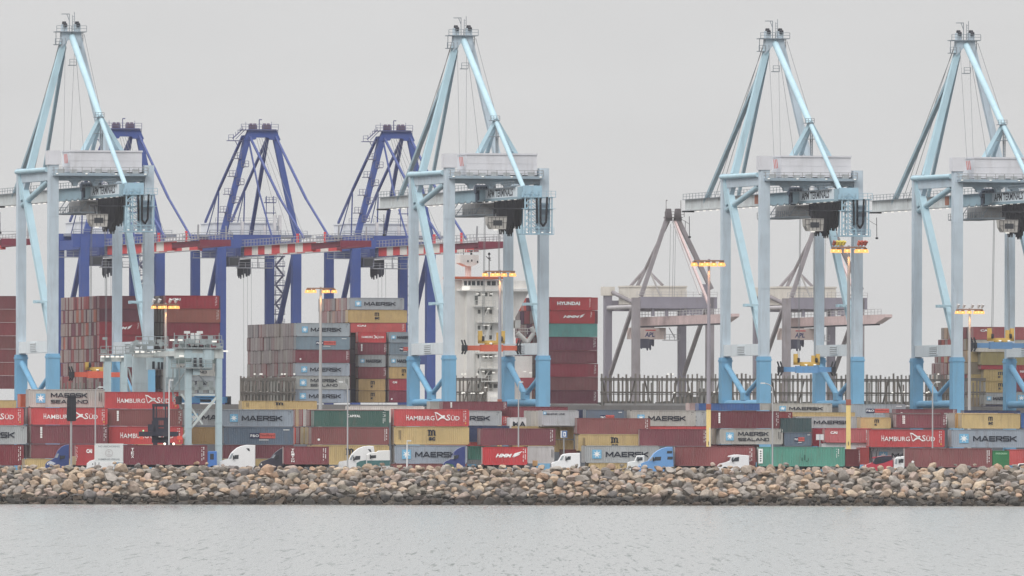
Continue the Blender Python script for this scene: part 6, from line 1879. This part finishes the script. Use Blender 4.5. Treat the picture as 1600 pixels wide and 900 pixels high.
# ================================================================== lift truck with spreader
lab = 'dark container lift truck seen from the front with its lights on'
LD = 2236.0
t = empty('lift_truck', (P(251, 741, LD).x, LD, GROUND), 0, lab, 'lift truck'); check(lab)
LX = lambda px: (px - 251) / F * LD
LZ = lambda y: P(251, y, LD).z - GROUND
MD = paint((44, 46, 62), .2)
b = MB()
for p0, p1 in ((239, 246), (257.5, 264)): b.box(LX(p0), LX(p1), -.3, .4, .6, LZ(656))
for p0, p1 in ((238, 241.5), (243, 245), (257.5, 259.5), (261.5, 264.5)): b.box(LX(p0), LX(p1), -.1, .3, LZ(655.99), LZ(632))
b.box(LX(237.5), LX(265), -.32, .42, LZ(635.5), LZ(631)); b.box(LX(240), LX(263), -.25, .35, LZ(657), LZ(652.5)); b.box(LX(246), LX(258), -.2, .2, LZ(668), LZ(664)); b.box(LX(246), LX(258), -.2, .2, LZ(690), LZ(686))
b.box(LX(243), LX(261), .05, .25, LZ(692), LZ(683)); b.box(LX(243), LX(261), .05, .25, LZ(676), LZ(669)); b.box(LX(237), LX(247.5), -.34, .44, LZ(692), LZ(657)); b.box(LX(256), LX(265.5), -.34, .44, LZ(692), LZ(657))
b.build('mast', MD, t)
b = MB(); b.box(LX(217), LX(279), -1.0, -.35, LZ(682), LZ(674.5)); b.box(LX(231), LX(240), -.9, -.3, LZ(674.4), LZ(663)); b.box(LX(222), LX(244), -1.1, -1.01, LZ(681), LZ(677)); b.box(LX(240), LX(263), -.33, -.31, LZ(682), LZ(670)); b.build('spreader', MD, t)
b = MB(); b.box(LX(218), LX(224), -1.2, -.3, LZ(686.5), LZ(682.2)); b.box(LX(277), LX(285), -1.2, -.3, LZ(687), LZ(681)); b.build('twistlock_end', paint((228, 84, 66), .1), t)
b = MB(); b.box(LX(238), LX(265), .5, 7.0, .9, 2.6); b.box(LX(240), LX(263), 3.5, 5.5, 2.604, 4.2); b.box(LX(236), LX(267), 5.5, 7.2, .8, 3.2); b.build('body', paint((70, 70, 80), .2), t)
b = MB(); b.box(LX(242), LX(261), 3.45, 3.497, 2.9, 4.0); b.build('windscreen', M_GLASS, t)
for px in (236, 264):
    for y in (1.2, 5.4):
        o = add_mesh('wheel', WHEEL, t, (LX(px), y, .8)); o.scale = (1.55, 1, 1.55); o.rotation_euler = (0, 0, R(0))
b = MB(); b.tube((0, 0, 0), (0, .15, 0), .17, 12); lm = b.mesh('headlight', glow((1.0, .96, .8), 3.0, 'headlight_glow'))
for px in (257.5, 271.5): add_mesh('headlight', lm, t, (LX(px), -1.2, LZ(693.5)))
b = MB(); b.box(LX(255), LX(274), -1.05, -.4, LZ(695), LZ(692)); b.build('lamp_bar', MD, t)
b = MB(); b.box(LX(224) - .1, LX(224) + .12, -1.15, -1.05, LZ(674), LZ(672)); b.build('signal_lamp', glow((.35, 1.0, .5), 1.5, 'green_signal'), t)

# ================================================================== yard gantry cranes (rubber-tyred), seen nearly end on
YG = paint((168, 188, 194), .3)
YG2 = paint((188, 196, 194), .35)
def yard_gantry(px, D, lab, near, ytop, ylamp, full=True):
    fr2 = Frame(px, D, GROUND); L = fr2.loc
    t = empty('yard_gantry', fr2.world((0, 0, 0)), TH, lab, 'gantry crane', 'yard gantry cranes behind the left stacks'); check(lab)
    for nm, v, legs in near:
        us = []
        for p0, p1, yt in legs:
            u0, u1 = L(p0, 600, v).x, L(p1, 600, v).x; us.append((u0 + u1) / 2); zt = L(p0, yt, v).z
            b = MB(); b.box(u0 + .12, u1 - .12, v - .5, v + .5, 1.2, zt)
            for k in range(5): b.box(u0 + .08, u1 - .08, v - .54, v + .54, 2 + k * (zt - 3) / 5, 2.12 + k * (zt - 3) / 5)
            b.build('leg', YG, t)
            b = MB(); b.tube((u0 - .1, v - .3, .75), (u0 - .1, v + .3, .75), .75, 16); b.tube((u1 + .3, v - .3, .75), (u1 + .3, v + .3, .75), .75, 16); b.build('wheel_pair', M_RUBBER, t)
        if len(us) > 1:
            b = MB(); b.box(us[0], us[1], v - .35, v + .35, 1.0, 1.9); b.build('sill_beam', YG, t)
    return t, L, fr2
# near gantry
lab = 'pale blue yard gantry with a cross-braced leg frame rising beside the white lorry'
t, L, fr2 = yard_gantry(318, 2254, lab, [('a', 0, ((288, 299.5, 566), (336, 347, 545))), ('b', 23.5, ((206, 231, 556), (258, 268, 545)))], 540, 547)
z = lambda y, v=0: L(318, y, v).z
X_ = lambda px, v=0: L(px, 600, v).x
b = MB()
b.beam((X_(299), 0, z(617)), (X_(336), 0, z(617)), .3); b.beam((X_(338), 0, z(621)), (X_(286), 0, z(683)), .38); b.beam((X_(283), 0, z(616)), (X_(316), 0, z(663)), .3); b.beam((X_(308), 0, z(650)), (X_(288), 0, z(672)), .26); b.beam((X_(286), 0, z(683)), (X_(302), 0, z(697)), .24)
b.build('cross_brace', YG2, t)
b = MB()
for px0, px1, y0, y1, v in ((273, 347.5, 560, 545.5, 0), (208, 262, 559, 549, 23.5)): b.box(X_(px0, v), X_(px1, v), v - .55, v + .55, z(y0, v), z(y1, v))
for px in (292, 341): b.box(X_(px) - .5, X_(px) + .5, .55, 22.9, z(556), z(548))
b.build('top_girder', YG2, t)
b = MB()
for p0, p1, y0, y1, v, c in ((288, 300, 560, 546, -.7, 0), (300, 318, 572, 552, -.8, 1), (318, 331, 578, 545, -.9, 0), (262, 275, 590, 545, 12, 0), (231, 256, 578, 559, 18, 1), (244, 258, 576, 566, 17, 0), (196, 206, 574, 552, 16, 0), (268, 288, 610, 575, 14, 1), (322, 334, 562, 546, -.75, 1), (301, 312, 586, 572, -.72, 0)):
    b.box(X_(p0, v), X_(p1, v), v, v + 1.4, z(y0, v), z(y1, v))
b.build('machinery_box', YG, t)
b = MB()
for p0, p1, y0, y1, v in ((302, 307, 573, 559, -.95), (311, 315.5, 573, 559, -.95), (237.5, 241.5, 577, 565, 15.9), (246, 249.5, 577, 566, 15.9), (251, 256, 577, 566, 15.9)): b.box(X_(p0, v), X_(p1, v), v, v + .1, z(y0, v), z(y1, v))
b.build('cab_window', M_GLASS, t)
b = MB(); rg_ = random.Random(31)
for p0, p1, y, v in ((270, 348, 543, -1.0), (272, 346, 536, 3), (206, 262, 546, 22.6), (212, 262, 538, 18), (268, 332, 574, -1.2), (196, 240, 552, 14)):
    b.rail([(X_(p0, v), v, z(y, v)), (X_(p1, v), v, z(y, v))], 1.2, 1.0, .05); b.box(X_(p0, v), X_(p1, v), v - .1, v + .8, z(y, v) - .2, z(y, v) - .002)
for k in range(26):
    v = rg_.uniform(0, 12); px = rg_.uniform(272, 342); y = rg_.uniform(531, 545); w_ = rg_.uniform(.25, .9); b.box(X_(px, v), X_(px, v) + w_, v, v + .6, z(y, v), z(y, v) + rg_.uniform(.3, 1.0))
for k in range(18):
    v = rg_.uniform(14, 23); px = rg_.uniform(200, 260); y = rg_.uniform(536, 552); w_ = rg_.uniform(.25, .8); b.box(X_(px, v), X_(px, v) + w_, v, v + .6, z(y, v), z(y, v) + rg_.uniform(.3, .9))
for px, yt in ((272, 520), (342, 520), (210, 532), (258, 528)): b.beam((X_(px, 2), 2, z(548)), (X_(px, 2), 2, z(yt)), .12)
for a_, c_ in (((268, 612), (290, 580)), ((262, 600), (284, 640)), ((270, 575), (270, 628)), ((280, 575), (280, 628)), ((300, 575), (334, 612)), ((256, 560), (256, 640))): b.beam((X_(a_[0], 10), 10, z(a_[1], 10)), (X_(c_[0], 10), 10, z(c_[1], 10)), .2)
b.build('walkway', paint((140, 150, 152), .4), t)
b = MB()
for px in (298, 305.5): b.box(X_(px, 4), X_(px, 4) + .55, 4, 4.5, z(540), z(520))
for px in (288, 308): b.box(X_(px, 4), X_(px, 4) + .9, 4, 4.5, z(521), z(517)); b.beam((X_(px + 4, 4), 4, z(530)), (X_(px + 4, 4), 4, z(520)), .12)
b.build('aerial_unit', paint((206, 208, 206), .2), t)
b = MB()
for k in range(9): b.box(X_(282 + k * 4.5 + rg_.uniform(-1, 1), 6), X_(284.5 + k * 4.5 + rg_.uniform(-1, 1), 6), 6, 7, z(545), z(rg_.uniform(533, 540)))
b.build('winch_gear', M_DARK, t)
for k in range(5): add_mesh('floodlight', LAMPM, t, (X_(213 + k * 8.6, 22), 21.6, z(549.5, 22))).scale = (.65, 1, 1.5)
for px, y in ((266, 531), (279, 531), (332, 533), (281, 556), (350, 548)): add_mesh('floodlight', LAMPM, t, (X_(px), -1.1, z(y))).scale = (.9, 1, 1.2)
# its spreader, held low
sp = empty('spreader', fr2.world((X_(320, 3), 3, z(625, 3))), TH, 'bright blue spreader hanging inside the near yard gantry', 'spreader', 'container spreaders hanging from cranes'); check(sp['label'])
b = MB(); b.box(-4.4, 3.9, -.5, .5, -.45, .5); b.box(-1.6, 2.2, -.8, .8, .504, 1.0); b.build('spreader_beam', paint((86, 150, 200), .25), sp)
b = MB()
for q in (-4.3, 3.8): b.box(q - .25, q + .25, -1.1, 1.1, -.7, .6)
b.box(-.9, .9, -.55, -.501, -.3, .1); b.build('end_beam', M_DARK, sp)
b = MB(); b.box(-2.6, 2.6, -.6, .6, 1.6, 2.1)
for q in (-2.2, -.8, .9, 2.3): b.box(q - .35, q + .35, -.6, .6, 1.1, 3.0)
b.build('headblock', YG2, sp)
b = MB()
for q in (-2.2, 2.3): b.beam((q, 0, 3), (q, 0, 7.5), .1)
b.build('wire_rope', ROPE, sp)
# farther gantry
lab = 'farther pale yard gantry with five lamps, left of the near one'
t, L, fr2 = yard_gantry(174, 2420, lab, [('a', 0, ((161, 173.5, 556), (187, 199, 556)))], 556, 554)
z = lambda y, v=0: L(174, y, v).z
X_ = lambda px, v=0: L(px, 600, v).x
b = MB(); b.box(X_(157), X_(202), -.5, .5, z(565), z(556)); b.build('top_girder', YG2, t)
b = MB(); b.rail([(X_(156), -.6, z(553)), (X_(202), -.6, z(553))], 1.3, 1.1, .05); b.box(X_(156), X_(202), -.8, .8, z(554.5), z(553))
b.beam((X_(166), 0, z(554)), (X_(166), 0, z(529)), .16); b.box(X_(160), X_(167), -.2, .2, z(531), z(527)); b.box(X_(159), X_(166), -.5, .5, z(552), z(546)); b.beam((X_(200), 0, z(575)), (X_(212), 0, z(618)), .25); b.beam((X_(196), 0, z(590)), (X_(208), 0, z(630)), .25)
b.build('walkway', paint((150, 158, 158), .4), t)
for k in range(5): add_mesh('floodlight', LAMPM, t, (X_(158 + k * 7.8), -.9, z(556.5))).scale = (.65, 1, 1.5)

# ================================================================== sea haze: one closed box round camera and scene
hz = bpy.data.materials.new('sea_haze')
hz.use_nodes = True
hz.node_tree.nodes.clear()
ho = hz.node_tree.nodes.new('ShaderNodeOutputMaterial')
hv = hz.node_tree.nodes.new('ShaderNodeVolumePrincipled')
hv.inputs['Color'].default_value = (0.97, 0.965, 0.97, 1)
hv.inputs['Density'].default_value = 2.4e-5
hz.node_tree.links.new(hv.outputs[0], ho.inputs['Volume'])
b = MB(); b.box(-1500, 1500, -300, 6000, -8, 112)
tag(b.build('haze', hz), kind='stuff')
